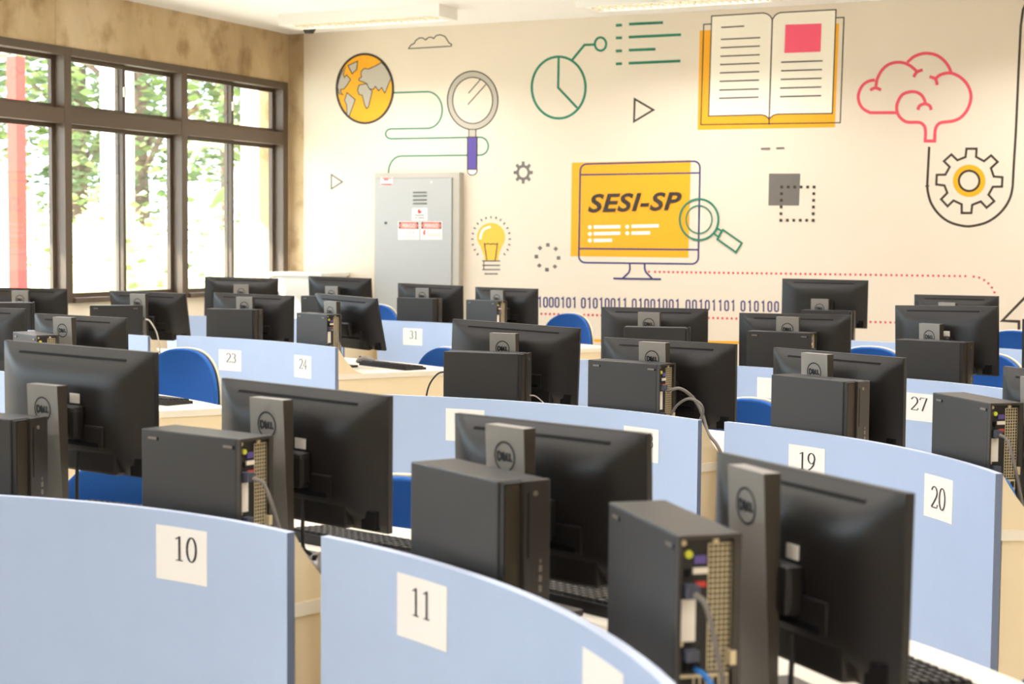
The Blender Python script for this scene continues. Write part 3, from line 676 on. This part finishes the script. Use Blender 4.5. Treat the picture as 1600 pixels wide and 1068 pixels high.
STATIONS = [
 (9, 'P9', 1, (-2.775, 2.655, -1.0), (-2.523, 2.898, -8.9, 1.165, .6)), (10, 'P9', 0, (-2.151, 2.664, -10.5), (-1.903, 2.893, -13.7, 1.101, .6)),
 (11, 'P11', 1, (-1.415, 2.502, -29.5), (-1.235, 2.69, -22.4, 1.082, -1.0)), (12, 'P11', 0, (-.932, 2.262, -48.5), (-.654, 2.362, -41.9, 1.075, -1.0)),
 (15, 'P15', 1, None, (-5.344, 5.513, -2.4, 1.09, -.4)), (16, 'P15', 0, (-4.77, 5.086, -28.8), (-4.572, 5.269, -3.7, 1.085, .4)),
 (17, 'P17', 1, (-2.707, 5.018, 7.0), (-2.549, 5.276, -0.9, 1.113, 2.0)), (18, 'P17', 0, (-2.115, 4.938, -14.5), (-1.890, 5.097, -11.2, 1.083, 0)),
 (19, 'P19', 1, (-1.404, 4.677, -26.3), (-1.252, 4.855, -26.5, 1.082, .1)), (20, 'P19', 0, (-.86, 4.349, -50.0), (-0.510, 4.275, -45, 1.089, .3)),
 (21, 'P21', 1, (-6.958, 7.159, 39.2), (-7.006, 7.597, 17.6, 1.095, .2)), (22, 'P21', 0, (-6.214, 7.244, 35.2), (-6.091, 7.606, 6, 1.089, .7)),
 (23, 'P23', 1, (-5.429, 7.289, 11.0), (-5.326, 7.594, 4.8, 1.095, 1.0)), (24, 'P23', 0, (-4.782, 7.211, -23.8), (-4.564, 7.351, -19.4, 1.109, 1.4)),
 (25, 'P25', 1, (-2.777, 6.902, 15.2), (-2.732, 7.168, 7, 1.100, -.3)), (26, 'P25', 0, (-2.186, 6.897, 1.2), (-2.033, 7.112, -0.9, 1.092, -.4)),
 (27, 'P27', 1, (-1.474, 6.66, -12.2), (-1.318, 6.881, -26.3, 1.155, -1.6)), (28, 'P27', 0, None, (-.764, 6.839, -19.6, 1.11, -.7)),
 (29, 'P29', 1, None, (-6.775, 9.517, 32.5, 1.13, 1.2)), (30, 'P29', 0, (-6.134, 9.305, 0), (-6.02, 9.62, -1.2, 1.143, .8)),
 (31, 'P31', 1, (-5.441, 9.42, -.8), (-5.331, 9.684, -2.8, 1.105, .9)), (32, 'P31', 0, (-4.896, 9.385, -19.8), (-4.703, 9.59, -11.5, 1.097, 0)),
 (33, 'P33', 1, (-2.592, 9.213, 2.8), (-2.516, 9.437, -0.5, 1.196, .2)), (34, 'P33', 0, None, (-1.732, 9.345, -17.2, 1.122, -.6))]
MON, ZB = {}, {}
for n, k, fr, tw, (x, y, yaw, zt, roll) in STATIONS:
    t = copy_tree(MONP)
    t.location = (x, y, ZT+.0005); t.rotation_euler = (0, 0, R(yaw)); MON[n] = t; ZB[n] = zt-ZT-MH
    tag(t, 'black monitor seen from behind with grey stand, ' + WHERE[n], 'monitor', 'black monitors on the desks')
    if len(t['label'].split()) > 16: t['label'] = 'black monitor on grey stand, ' + WHERE[n]
    for c in t.children:
        if c.name.startswith('back_shell'):
            c.location = (0, 0, zt-ZT); c.rotation_euler = (R(TILT.get(n, .5)), R(roll), 0)
            if n in STICKERS:
                st_ = MB().m('sticker').box(.022, -.0422, -.126, .054, -.0390, -.104).build('label_sticker', c); st_['label'] = 'small white label'
def drop_tree(o):
    for c in list(o.children): drop_tree(c)
    bpy.data.objects.remove(o)
drop_tree(MONP)
# ------------------------------------------------------------------ slim desktop towers
TL, TWd, TH = .292, .0926, .29
def tower_front():
    t = empty('computer_tower', (0, 0, 0))
    MB().m('tower_black').box(0, 0, .004, TL-.012, TWd, TH, bev=.003).build('case', t)
    v = MB().m('vent_dark').box(TL-.012, .003, .006, TL, TWd-.003, TH-.003)
    g = v.build('front_vent', t)
    lat = MB().m('vent_metal'); x = TL+.0006
    for (y0, y1, z0, z1) in ((.006, .038, .008, TH-.006), (.038, TWd-.005, .008, .050)):
        st = .0062; n = int((z1-z0+(y1-y0))/st)
        for i in range(n):
            for sg in (1, -1):
                # diagonal bars clipped to the strip
                c = z0-(y1-y0)+i*st if sg == 1 else z0+i*st
                pts = []
                ya, yb = y0, y1; za, zb = c, c+sg*(y1-y0)
                if za > zb: (ya, za), (yb, zb) = (yb, zb), (ya, za)
                if zb <= z0 or za >= z1: continue
                if za < z0: ya += (yb-ya)*(z0-za)/(zb-za); za = z0
                if zb > z1: yb -= (yb-ya)*(zb-z1)/(zb-za); zb = z1
                if abs(yb-ya) < .001: continue
                w_ = .0009
                lat.face([(x, ya, za-w_), (x, ya, za+w_), (x, yb, zb+w_), (x, yb, zb-w_)])
    l = lat.build('vent_lattice', t); l['kind'] = 'stuff'
    bz = MB().m('bezel_black').box(TL-.004, .039, .052, TL+.008, TWd, TH, bev=.002); bz.m('mon_dark').box(TL+.0078, .046, .16, TL+.0084, .0485, TH-.02); bz = bz.build('bezel', t)
    MB().m('latch').cyl((TL+.008, .062, TH-.022), (1, 0, 0), .0045, .0012, 14).build('power_button', bz)
    for z, hgt in ((.150, .006), (.135, .011), (.118, .011), (.101, .011), (.086, .007)):
        MB().m('latch').box(TL+.0078, .073-hgt*.28, z, TL+.0086, .073+hgt*.28, z+hgt).build('port', bz)
    lg = MB().m('latch'); logo(lg, lambda u, v_: Vector((TL+.0087, .060+u, .070+v_)), .0095, .2, .2); lg.build('logo', bz)
    return t
def tower_rear():
    t = empty('computer_tower', (0, 0, 0))
    cs = MB().m('tower_black').box(0, 0, .004, TL-.010, TWd, TH, bev=.003)
    cs.m('bezel_black').box(TL-.010, 0, .004, TL, .005, TH).box(TL-.010, TWd-.011, .004, TL, TWd, TH).box(TL-.010, .005, TH-.006, TL, TWd-.011, TH).box(TL-.010, .005, .004, TL, TWd-.011, .010)
    for x0 in (.022, .245): cs.m('latch').box(x0, -.0012, TH-.020, x0+.026, .0005, TH-.015)
    for x0 in (.048, .271): cs.m('mon_dark').box(x0, -.0014, TH-.0215, x0+.005, .0005, TH-.0145)
    cs.build('case', t)
    def uv(u, v): return (.005+.0766*u, TH-.006-.278*v)
    x = TL-.0095
    def plate(name, u0, v0, u1, v1, mt, d=.002, par=None):
        (ya, za), (yb, zb) = uv(u0, v1), uv(u1, v0); return MB().m(mt).box(x-.0005, ya, za, x+d, yb, zb).build(name, par or t)
    rp = plate('rear_plate', 0, 0, 1, 1, 'port_dark', .0005)
    g = MB().m('steel_cream'); u0, u1, v0, v1 = .56, 1.0, .03, .66; NC, NR = 5, 24
    for i in range(NC+1): (ya, za), (yb, zb) = uv(u0+(u1-u0)*i/NC-.010, v1), uv(u0+(u1-u0)*i/NC+.010, v0); g.box(x, ya, za, x+.0016, yb, zb)
    for i in range(NR+1): (ya, za), (yb, zb) = uv(u0, v0+(v1-v0)*i/NR+.0030), uv(u1, v0+(v1-v0)*i/NR-.0030); g.box(x+.0003, ya, za, x+.0013, yb, zb)
    g = g.build('vent_mesh', t); g['kind'] = 'stuff'
    g = MB().m('steel_cream')
    for v in (.685, .76, .835, .91, .985): (ya, za), (yb, zb) = uv(0, v+.008), uv(.97, v-.008); g.box(x, ya, za, x+.003, yb, zb)
    for u in (.02, .3, .42, .54, .66, .78, .95): (ya, za), (yb, zb) = uv(u-.012, .985), uv(u+.012, .685); g.box(x+.0004, ya, za, x+.0026, yb, zb)
    g = g.build('slot_covers', t); g['kind'] = 'stuff'
    for u, v in ((.06, .018), (.68, .012), (.03, .52)): MB().m('steel_cream').cyl((x+.0008, *uv(u, v)), (1, 0, 0), .004, .004, 10).build('screw', t)
    MB().m('jack_yellow').cyl((x, *uv(.16, .075)), (1, 0, 0), .0055, .006, 12).build('audio_jack', t)
    plate('port', .27, .085, .50, .125, 'port_purple', .004); plate('port', .25, .145, .53, .175, 'port_white', .004); plate('port', .30, .215, .50, .24, 'port_red', .004)
    plate('port', .10, .15, .20, .19, 'mon_dark', .003); plate('label_strip', .04, .30, .31, .51, 'sticker', .003)
    plate('plug', .06, .22, .30, .285, 'plug_grey', .022); plate('plug', .08, .545, .32, .60, 'plug_grey', .018); plate('port', .10, .61, .40, .66, 'mon_dark', .004)
    plate('latch_tab', .93, .56, 1.05, .63, 'steel_cream', .014)
    return t
TP = (tower_rear(), tower_front()); used = [False, False]
TOW = {}
for n, k, fr, tw, mo in STATIONS:
    if not tw: continue
    t = TP[fr] if not used[fr] else copy_tree(TP[fr]); used[fr] = True; TOW[n] = (tw, t)
    t.location = (tw[0], tw[1], ZT+.0005-.004*0); t.rotation_euler = (0, 0, R(tw[2]))
    tag(t, ('slim black computer tower with vented front bezel, ' if fr else 'slim black computer tower showing rear ports, ') + WHERE[n], 'computer', 'computer towers on the desks')
    if len(t['label'].split()) > 16: t['label'] = ('black tower, vented front, ' if fr else 'black tower, rear ports, ') + WHERE[n]

# ------------------------------------------------------------------ chairs
def chair_proto():
    t = empty('chair', (0, 0, 0))          # origin on the floor under the backrest; the seat is towards -y
    H0, HB, Wb = .50, .42, .47             # backrest: bottom, height, width
    def outline(w_, h_, n=22):
        P = []
        for i in range(n+1):
            a = math.pi*i/n; ca, sa = math.cos(a), math.sin(a); P.append((w_/2*math.copysign(abs(ca)**.8, ca)*(1-.03*sa), h_*.45+h_*.55*abs(sa)**.85))
        P += [(-w_/2*.98, h_*.25), (-w_/2*.86, h_*.05), (-w_/2*.7, 0), (w_/2*.7, 0), (w_/2*.86, h_*.05), (w_/2*.98, h_*.25)]
        return P
    def pad(mt, w_, h_, y0, y1, zoff, name):
        b = MB().m(mt); O = outline(w_, h_)
        def sh(x, z, y): return Vector((x, y-.9*(x*x)*.9, z+zoff))
        rings = []
        for sc_, y in ((.93, y0+.012), (.975, y0+.002), (1, (y0+y1)/2), (.97, y1)):
            rings.append([b.bm.verts.new(sh(x*sc_, (z-h_/2)*sc_+h_/2, y)) for x, z in O])
        for A, B in zip(rings, rings[1:]):
            for i in range(len(O)): f = b.bm.faces.new((A[i], A[(i+1) % len(O)], B[(i+1) % len(O)], B[i])); f.smooth = True
        for ring, y, s_ in ((rings[0], y0+.004, 1), (rings[-1], y1, -1)):
            c = b.bm.verts.new(sh(0, h_*.5, y))
            for i in range(len(O)): f = b.bm.faces.new((ring[i], ring[(i+1) % len(O)], c)); f.smooth = True
        return b.build(name, t)
    pad('chair_blue', Wb-.015, HB-.01, -.035, .0, H0+.005, 'back_cushion')
    pad('chair_shell', Wb, HB, .001, .022, H0, 'back_shell')
    s_ = MB().m('chair_blue').box(-.22, -.50, .43, .22, -.06, .49, bev=.03).build('seat', t, smooth=True)
    MB().m('chair_shell').box(-.21, -.49, .405, .21, -.07, .43, bev=.008).build('seat_pan', t)
    MB().m('chair_frame').tube(smooth_pts([(0, -.25, .40), (0, .0, .39), (0, .075, .45), (0, .045, .62)]), .018).build('back_support', t)
    MB().m('chair_frame').cyl((0, -.27, .10), (0, 0, 1), .026, .31).build('gas_column', t)
    for q in range(5):
        a = R(72*q+20); d = Vector((math.cos(a), math.sin(a), 0)); c = Vector((0, -.27, .10))
        MB().m('chair_frame').tube([c+Vector((0, 0, .01)), c+d*.12, c+d*.235+Vector((0, 0, -.035))], .015).build('foot', t)
        MB().m('mon_dark').cyl(c+d*.235+Vector((0, 0, -.073))-d.cross(Vector((0, 0, 1)))*.012, d.cross(Vector((0, 0, 1))), .026, .024, 14).build('caster', t)
    return t
CHP = chair_proto()
CHAIRS = [((-4.593, 6.015), .91, 3, 'blue office chair beside sheet twenty-three, cream shell edge showing'), ((-2.735, 3.37), .845, -14, 'blue office chair glimpsed under the monitor left of sheet ten'),
          ((-1.981, 3.50), .83, 5, 'blue office chair glimpsed between the monitors of sheets ten and eleven'), ((-1.798, 5.772), .84, 15, 'blue office chair below sheet twenty-six'),
          ((-4.162, 7.768), .83, 26, 'blue office chair in front of sheet thirty-one'), ((-6.292, 10.60), .92, 0, 'blue office chair below the grey electrical cabinet'),
          ((-4.552, 10.327), .91, 17, 'blue office chair in front of the binary digits'), ((-1.866, 7.90), .91, 4, 'blue office chair between back row desk and the monitor of sheet nineteen'),
          ((-1.298, 7.89), .90, 17, 'blue office chair behind the monitor above sheet twenty-seven'), ((-1.51, 10.07), .90, 13, 'blue office chair below the black arrow drawing'), ((-.205, 2.545), .80, 44, 'blue office chair at the bottom right corner below sheet twenty')]
for i, ((x, y), zt, yaw, lb) in enumerate(CHAIRS):
    t = CHP if i == 0 else copy_tree(CHP)
    t.location = (x, y, 0); t.rotation_euler = (0, 0, -R(yaw)); t.scale = (1, 1, 1)
    for c in t.children:
        if c.name.split('.')[0] in ('back_cushion', 'back_shell'): c.location.z = zt-.92
    tag(t, lb, 'chair', 'blue office chairs')

# ------------------------------------------------------------------ keyboards and mice
def keyboard_proto():
    t = empty('keyboard', (0, 0, 0))
    MB().m('key_tray').hexa([Vector((-.22, -.066, 0)), Vector((.22, -.066, 0)), Vector((.22, .066, 0)), Vector((-.22, .066, 0))], [Vector((-.219, -.065, .022)), Vector((.219, -.065, .022)), Vector((.219, .065, .012)), Vector((-.219, .065, .012))]).build('tray', t)
    k = MB().m('key_black')
    def key(x, y, w_):
        z = .017-.0755*y
        k.hexa([Vector((x, y, z-.003)), Vector((x+w_, y, z-.003)), Vector((x+w_, y+.016, z-.004)), Vector((x, y+.016, z-.004))], [Vector((x+.002, y+.002, z+.007)), Vector((x+w_-.002, y+.002, z+.007)), Vector((x+w_-.002, y+.014, z+.006)), Vector((x+.002, y+.014, z+.006))])
    for r_ in range(6):
        y = -.058+r_*.0195
        for c in range(21):
            if c in (14, 18) and r_ != 3: pass
            x = .205-c*.0197+(0 if c < 4 else -.004 if c < 7 else -.008)-.012
            if r_ == 5 and 10 < c < 17:
                if c == 11: key(x-.0197*5, y, .0175+.0197*5)
                continue
            key(x, y, .0175)
    k = k.build('keys', t); k['kind'] = 'stuff'
    return t
KB = keyboard_proto()
KEYS = [((-1.83, 3.065), -13, 'black keyboard behind the monitor above sheet ten'), ((-2.53, 3.13), -2, 'black keyboard behind the tower above sheet ten'), ((-1.188, 2.788), -20, 'black keyboard under the monitor above sheet eleven'),
        ((-.615, 2.60), -42, 'black keyboard at the right end of the nearest right desk'), ((-4.31, 5.38), -15, 'black keyboard before the blue chair beside sheet twenty-three'), ((-4.33, 7.45), -25, 'black keyboard beside the mouse, right of sheet twenty-four')]
for i, ((x, y), yaw, lb) in enumerate(KEYS):
    t = KB if i == 0 else copy_tree(KB); t.location = (x, y, ZT+.0005); t.rotation_euler = (0, 0, R(yaw)); tag(t, lb, 'keyboard', 'black keyboards on the desks')
def mouse(x, y, yaw, mt, lb):
    t = tag(empty('computer_mouse', (x, y, ZT+.0005), R(yaw)), lb, 'mouse')
    b = MB().m(mt); bmesh.ops.create_uvsphere(b.bm, u_segments=20, v_segments=10, radius=1)
    for v in b.bm.verts:
        q = v.co; v.co = Vector((q.x*.031*(1-.12*q.y), q.y*.056, max(0, q.z)*.034+.004 if q.z > 0 else .004))
    b.build('shell', t, smooth=True)
    MB().m('mon_dark').box(-.028, -.048, 0, .028, .048, .004, bev=.0015).build('base', t)
    MB().m('mon_dark').cyl((-.004, .030, .030), (1, 0, 0), .008, .008, 12).build('wheel', t)
mouse(-1.80, 2.80, 195, 'mouse_grey', 'black computer mouse, glare painted grey, at the right end of the desk with sheet ten')  # black mouse: its glossy glare is put into the grey shell colour
mouse(-4.61, 7.64, 120, 'mouse_grey', 'small computer mouse beside the keyboard right of sheet twenty-four')

# ------------------------------------------------------------------ cables
def cable(name, pts, r, mt, lb, zmin=None):
    P = smooth_pts(pts, 7)
    for p in P: p.z = max(p.z, (ZT if zmin is None else zmin)+r+.0012)
    o = P[len(P)//2].copy(); o.z = min(p.z for p in P)
    c = MB().m(mt).tube([p-o for p in P], r, 8).build(name, None, o); return tag(c, lb, 'cable')
def tl(n, x, y, z):       # point in a tower's own frame
    (tx, ty, yw), _ = TOW[n]; c, s_ = math.cos(R(yw)), math.sin(R(yw)); return Vector((tx+x*c-y*s_, ty+x*s_+y*c, ZT+z))
def ml(n, x, y, z):
    t = MON[n]; return t.matrix_basis @ Vector((x, y, z))
def rear_cables(n, nm, floor_drop=0):
    cable('video_cable', [tl(n, .3105, .018, .213), tl(n, .335, .025, .20), tl(n, .362, .033, .13), tl(n, .376, .045, .05), tl(n, .382, .055, .006), tl(n, .380, .078, .006)], .0042, 'cable_grey', 'grey video cable in tower rear, ' + nm)
    cable('network_cable', [tl(n, .288, .028, .105), tl(n, .315, .034, .100), tl(n, .335, .045, .07), tl(n, .345, .05, .03), tl(n, .345, .06, .006), tl(n, .335, .078, .006)], .0040, 'cable_blue', 'blue network cable in the tower rear, ' + nm)
for n, nm in ((10, 'above sheet ten'), (12, 'nearest right desk'), (20, 'above sheet twenty'), (24, 'above sheet twenty-four')): rear_cables(n, nm)
cable('video_cable', [tl(22, .3105, .018, .21), tl(22, .335, .02, .20), tl(22, .37, .03, .14), tl(22, .385, .05, .07), tl(22, .39, .09, .006)], .0045, 'cable_white', 'pale grey cable curving from the third-row tower near the windows')
# thick cables by sheet eighteen that hang over the gap between two desks
P18 = tl(18, .3105, .018, .205)
cable('video_cable', [P18, Vector((-1.765, 4.875, .945)), Vector((-1.725, 4.89, .915)), Vector((-1.690, 4.88, .865)), Vector((-1.655, 4.84, .81)), Vector((-1.612, 4.80, .780)), Vector((-1.588, 4.785, .735)), Vector((-1.583, 4.78, .66)), Vector((-1.58, 4.78, .4)), Vector((-1.58, 4.785, .15)), Vector((-1.575, 4.81, .008))], .0055, 'cable_grey', 'thick grey cable sagging from the tower above sheet eighteen', 0)
cable('power_cable', [tl(18, .300, .035, .10), tl(18, .34, .025, .155), tl(18, .39, .02, .185), tl(18, .435, .02, .175), tl(18, .445, .025, .145), tl(18, .42, .03, .10), tl(18, .385, .04, .03), tl(18, .36, .055, .006)], .0045, 'cable_grey', 'looped grey cable behind the tower above sheet eighteen')
cable('power_cable', [tl(17, -.005, .05, .215), tl(17, -.04, .045, .205), tl(17, -.075, .045, .155), tl(17, -.088, .05, .07), tl(17, -.08, .06, .006), tl(17, -.03, .12, .006)], .0032, 'cable_black', 'black cable arching left of the second-row tower near sheet twenty-four')
cable('headset_cable', [tl(17, .30, .072, .14), tl(17, .325, .075, .135), tl(17, .36, .085, .10), tl(17, .385, .10, .05), tl(17, .40, .12, .004)], .0022, 'cable_white', 'thin white cable hanging from the second-row tower front')
for n, nm in ((9, 'above sheet ten'), (12, 'nearest right desk'), (10, 'beside the rear ports above sheet ten')):
    cable('power_cable', [ml(n, .06, -.0540, ZB[n]+.055), ml(n, .06, -.0540, ZB[n]+.03), ml(n, .062, -.056, ZB[n]*.5), ml(n, .088, -.060, .03), ml(n, .090, -.030, .0055), ml(n, .092, .02, .0055)], .0042, 'cable_black', 'black power cable hanging from monitor, ' + ('left of sheet ten' if n == 9 else nm))

# ------------------------------------------------------------------ outside the windows
GZ = -.25
struct(MB().m('out_ground').box(-60, -30, GZ-.2, XW-.16, 60, GZ).build('ground_outside'))
ev = tag(empty('eave_roof', (-8.6, 6, 2.98)), 'timber eave with rafters outside above the windows', 'roof')
MB().m('eave_wood').box(-.45, -9, 0, .94, 8, .05).build('deck', ev)
for i in range(14): MB().m('eave_wood').box(-.46, -8.6+i*1.2, -.09, .94, -8.53+i*1.2, 0).build('rafter', ev)
MB().m('eave_wood').box(-.49, -9, -.12, -.45, 8, .07).build('fascia', ev)
t = tag(empty('garden_column', (-12.6, 15.2, GZ)), 'white column in the garden beyond the second window', 'column')
MB().m('col_white').box(-.14, -.14, 0, .14, .14, 4.4, bev=.01).build('shaft', t)
MB().m('col_white').box(-.19, -.19, 0, .19, .19, .12, bev=.01).build('plinth', t)
t = tag(empty('outer_pilaster', (-9.6, 13.95, GZ)), 'pale pink pilaster outside at the corner window', 'column')
MB().m('col_pink').box(-.2, -.2, 0, .2, .2, 4.2, bev=.01).build('shaft', t)
MB().m('col_pink').box(-.24, -.24, 0, .24, .24, .15, bev=.01).build('plinth', t)
t = tag(empty('red_post', (-10.6, 11.38, GZ)), 'red metal post outside the first window', 'post')
MB().m('post_red').box(-.06, -.06, 0, .06, .06, 3.3, bev=.006).build('shaft', t)
MB().m('post_red').box(-.09, -.09, 0, .09, .09, .02, bev=.004).build('foot_plate', t)
t = tag(empty('red_bench', (-10.45, 11.30, GZ)), 'red mesh-backed bench at the foot of the red post', 'bench')
MB().m('post_red').box(-.03, -1.0, .98, .03, .55, 1.10, bev=.01).build('top_rail', t)
g = MB().m('post_red')
for i in range(24): g.box(-.006, -.98+i*.064, .45, .006, -.965+i*.064, .98)
for i in range(8): g.box(-.005, -1.0, .47+i*.064, .007, .55, .482+i*.064)
g = g.build('back_mesh', t); g['kind'] = 'stuff'
MB().m('post_red').box(0, -1.0, .40, .45, .55, .45, bev=.008).build('seat', t)
for y in (-.95, .5): MB().m('post_red').box(-.02, y-.02, 0, .02, y+.02, 1.0).build('leg', t); MB().m('post_red').box(.38, y-.02, 0, .42, y+.02, .40).build('leg', t)
rnd = random.Random(4)
def leaves(name, centre, rad, n, mats, size, parent=None):
    b = MB()
    for i in range(n):
        while True:
            q = Vector((rnd.uniform(-1, 1), rnd.uniform(-1, 1), rnd.uniform(-1, 1)))
            if .25 < q.length < 1: break
        p = Vector((centre[0]+q.x*rad[0], centre[1]+q.y*rad[1], centre[2]+q.z*rad[2])); s_ = size*rnd.uniform(.6, 1.4)
        rot = Matrix.Rotation(rnd.uniform(0, 6.28), 3, 'Z') @ Matrix.Rotation(rnd.uniform(-1.2, 1.2), 3, 'X')
        b.m(mats[rnd.randrange(len(mats))])
        b.face([p + rot @ Vector(v) for v in ((-.5*s_, 0, 0), (0, -.28*s_, .06*s_), (.5*s_, 0, 0), (0, .28*s_, .06*s_))])
    o = b.build(name, parent); o['kind'] = 'stuff'; return o
def shrub(x, y, rx, ry, rz, mats, lb, n=1500, size=.12):
    t = tag(empty('shrub', (x, y, GZ)), lb, 'shrub', 'sunlit shrubs outside the windows')
    b = MB().m(mats[0]); bmesh.ops.create_icosphere(b.bm, subdivisions=3, radius=1)
    for v in b.bm.verts:
        k = .86*(1+.10*math.sin(v.co.x*5+x)*math.cos(v.co.y*4+y)); v.co = Vector((v.co.x*rx*k, v.co.y*ry*k, max(-.05, v.co.z)*rz*k))
    b.build('foliage_mass', t, smooth=True)
    lv = leaves('leaves', (0, 0, rz*.42), (rx, ry, rz*.62), n, mats, size, t)
    for a in range(3): MB().m('bark').tube([(0, 0, 0), (.2*math.cos(a*2.1), .2*math.sin(a*2.1), rz*.5)], .03).build('stem', t)
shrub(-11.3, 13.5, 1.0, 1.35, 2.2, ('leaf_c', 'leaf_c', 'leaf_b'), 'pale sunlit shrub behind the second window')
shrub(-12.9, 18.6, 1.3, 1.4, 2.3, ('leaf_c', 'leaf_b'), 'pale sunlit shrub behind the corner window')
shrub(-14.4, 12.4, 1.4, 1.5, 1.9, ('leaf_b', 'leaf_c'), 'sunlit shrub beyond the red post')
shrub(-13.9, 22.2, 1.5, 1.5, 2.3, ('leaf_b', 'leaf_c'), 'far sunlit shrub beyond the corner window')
def tree(x, y, h, cr, mats, lb, n=2200):
    t = tag(empty('tree', (x, y, GZ)), lb, 'tree', 'trees in the garden')
    tk = MB().m('bark').tube([(0, 0, 0), (.05, .03, h*.3), (-.04, .05, h*.55), (.02, 0, h*.8)], .16, 10)
    for a in range(5):
        q = a*1.26; tk.tube([(0, .03, h*(.42+.06*a)), (.5*math.cos(q), .5*math.sin(q), h*(.55+.05*a)), (1.2*math.cos(q), 1.2*math.sin(q), h*(.62+.06*a))], .05, 6)
    tk.build('trunk', t)
    leaves('foliage', (0, 0, h*.72), (cr, cr, h*.42), n, mats, .22, t)
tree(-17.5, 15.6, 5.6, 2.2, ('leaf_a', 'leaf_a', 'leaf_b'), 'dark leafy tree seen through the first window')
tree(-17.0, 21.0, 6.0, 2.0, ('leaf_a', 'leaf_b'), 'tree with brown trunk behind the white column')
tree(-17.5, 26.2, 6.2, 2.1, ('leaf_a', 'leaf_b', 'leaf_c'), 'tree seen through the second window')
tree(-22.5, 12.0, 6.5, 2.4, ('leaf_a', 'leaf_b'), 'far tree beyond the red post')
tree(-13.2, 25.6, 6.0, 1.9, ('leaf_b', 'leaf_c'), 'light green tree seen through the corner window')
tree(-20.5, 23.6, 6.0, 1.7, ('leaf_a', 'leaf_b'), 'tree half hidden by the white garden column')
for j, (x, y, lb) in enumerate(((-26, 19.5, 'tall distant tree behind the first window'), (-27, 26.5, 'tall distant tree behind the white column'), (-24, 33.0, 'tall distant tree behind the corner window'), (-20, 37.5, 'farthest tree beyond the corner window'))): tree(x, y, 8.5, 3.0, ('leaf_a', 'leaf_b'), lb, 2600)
pt = tag(empty('palm_plant', (-10.85, 16.0, GZ)), 'broad-leaved palm with arching fronds outside the corner window', 'palm')
MB().m('bark').tube([(0, 0, 0), (.04, 0, 1.2), (0, .05, 2.1)], .09, 10).build('trunk', pt)
for i in range(11):
    a = i*.571+.2; L_ = 1.25+.2*math.sin(i*2.3); up = .75+.35*math.cos(i*1.9); b = MB().m('leaf_b' if i % 2 else 'leaf_c')
    prev = None
    for q in range(9):
        s_ = q/8; c = Vector((math.cos(a)*L_*s_, math.sin(a)*L_*s_, 2.1+up*math.sin(s_*2.3)-.4*s_*s_)); wd = .26*math.sin(math.pi*(.08+.9*s_))
        sd_ = Vector((-math.sin(a), math.cos(a), 0))*wd; cur = (c-sd_-Vector((0, 0, wd*.35)), c, c+sd_-Vector((0, 0, wd*.35)))
        if prev: b.face((prev[0], prev[1], cur[1], cur[0])); b.face((prev[1], prev[2], cur[2], cur[1]))
        prev = cur
    b.build('frond', pt)
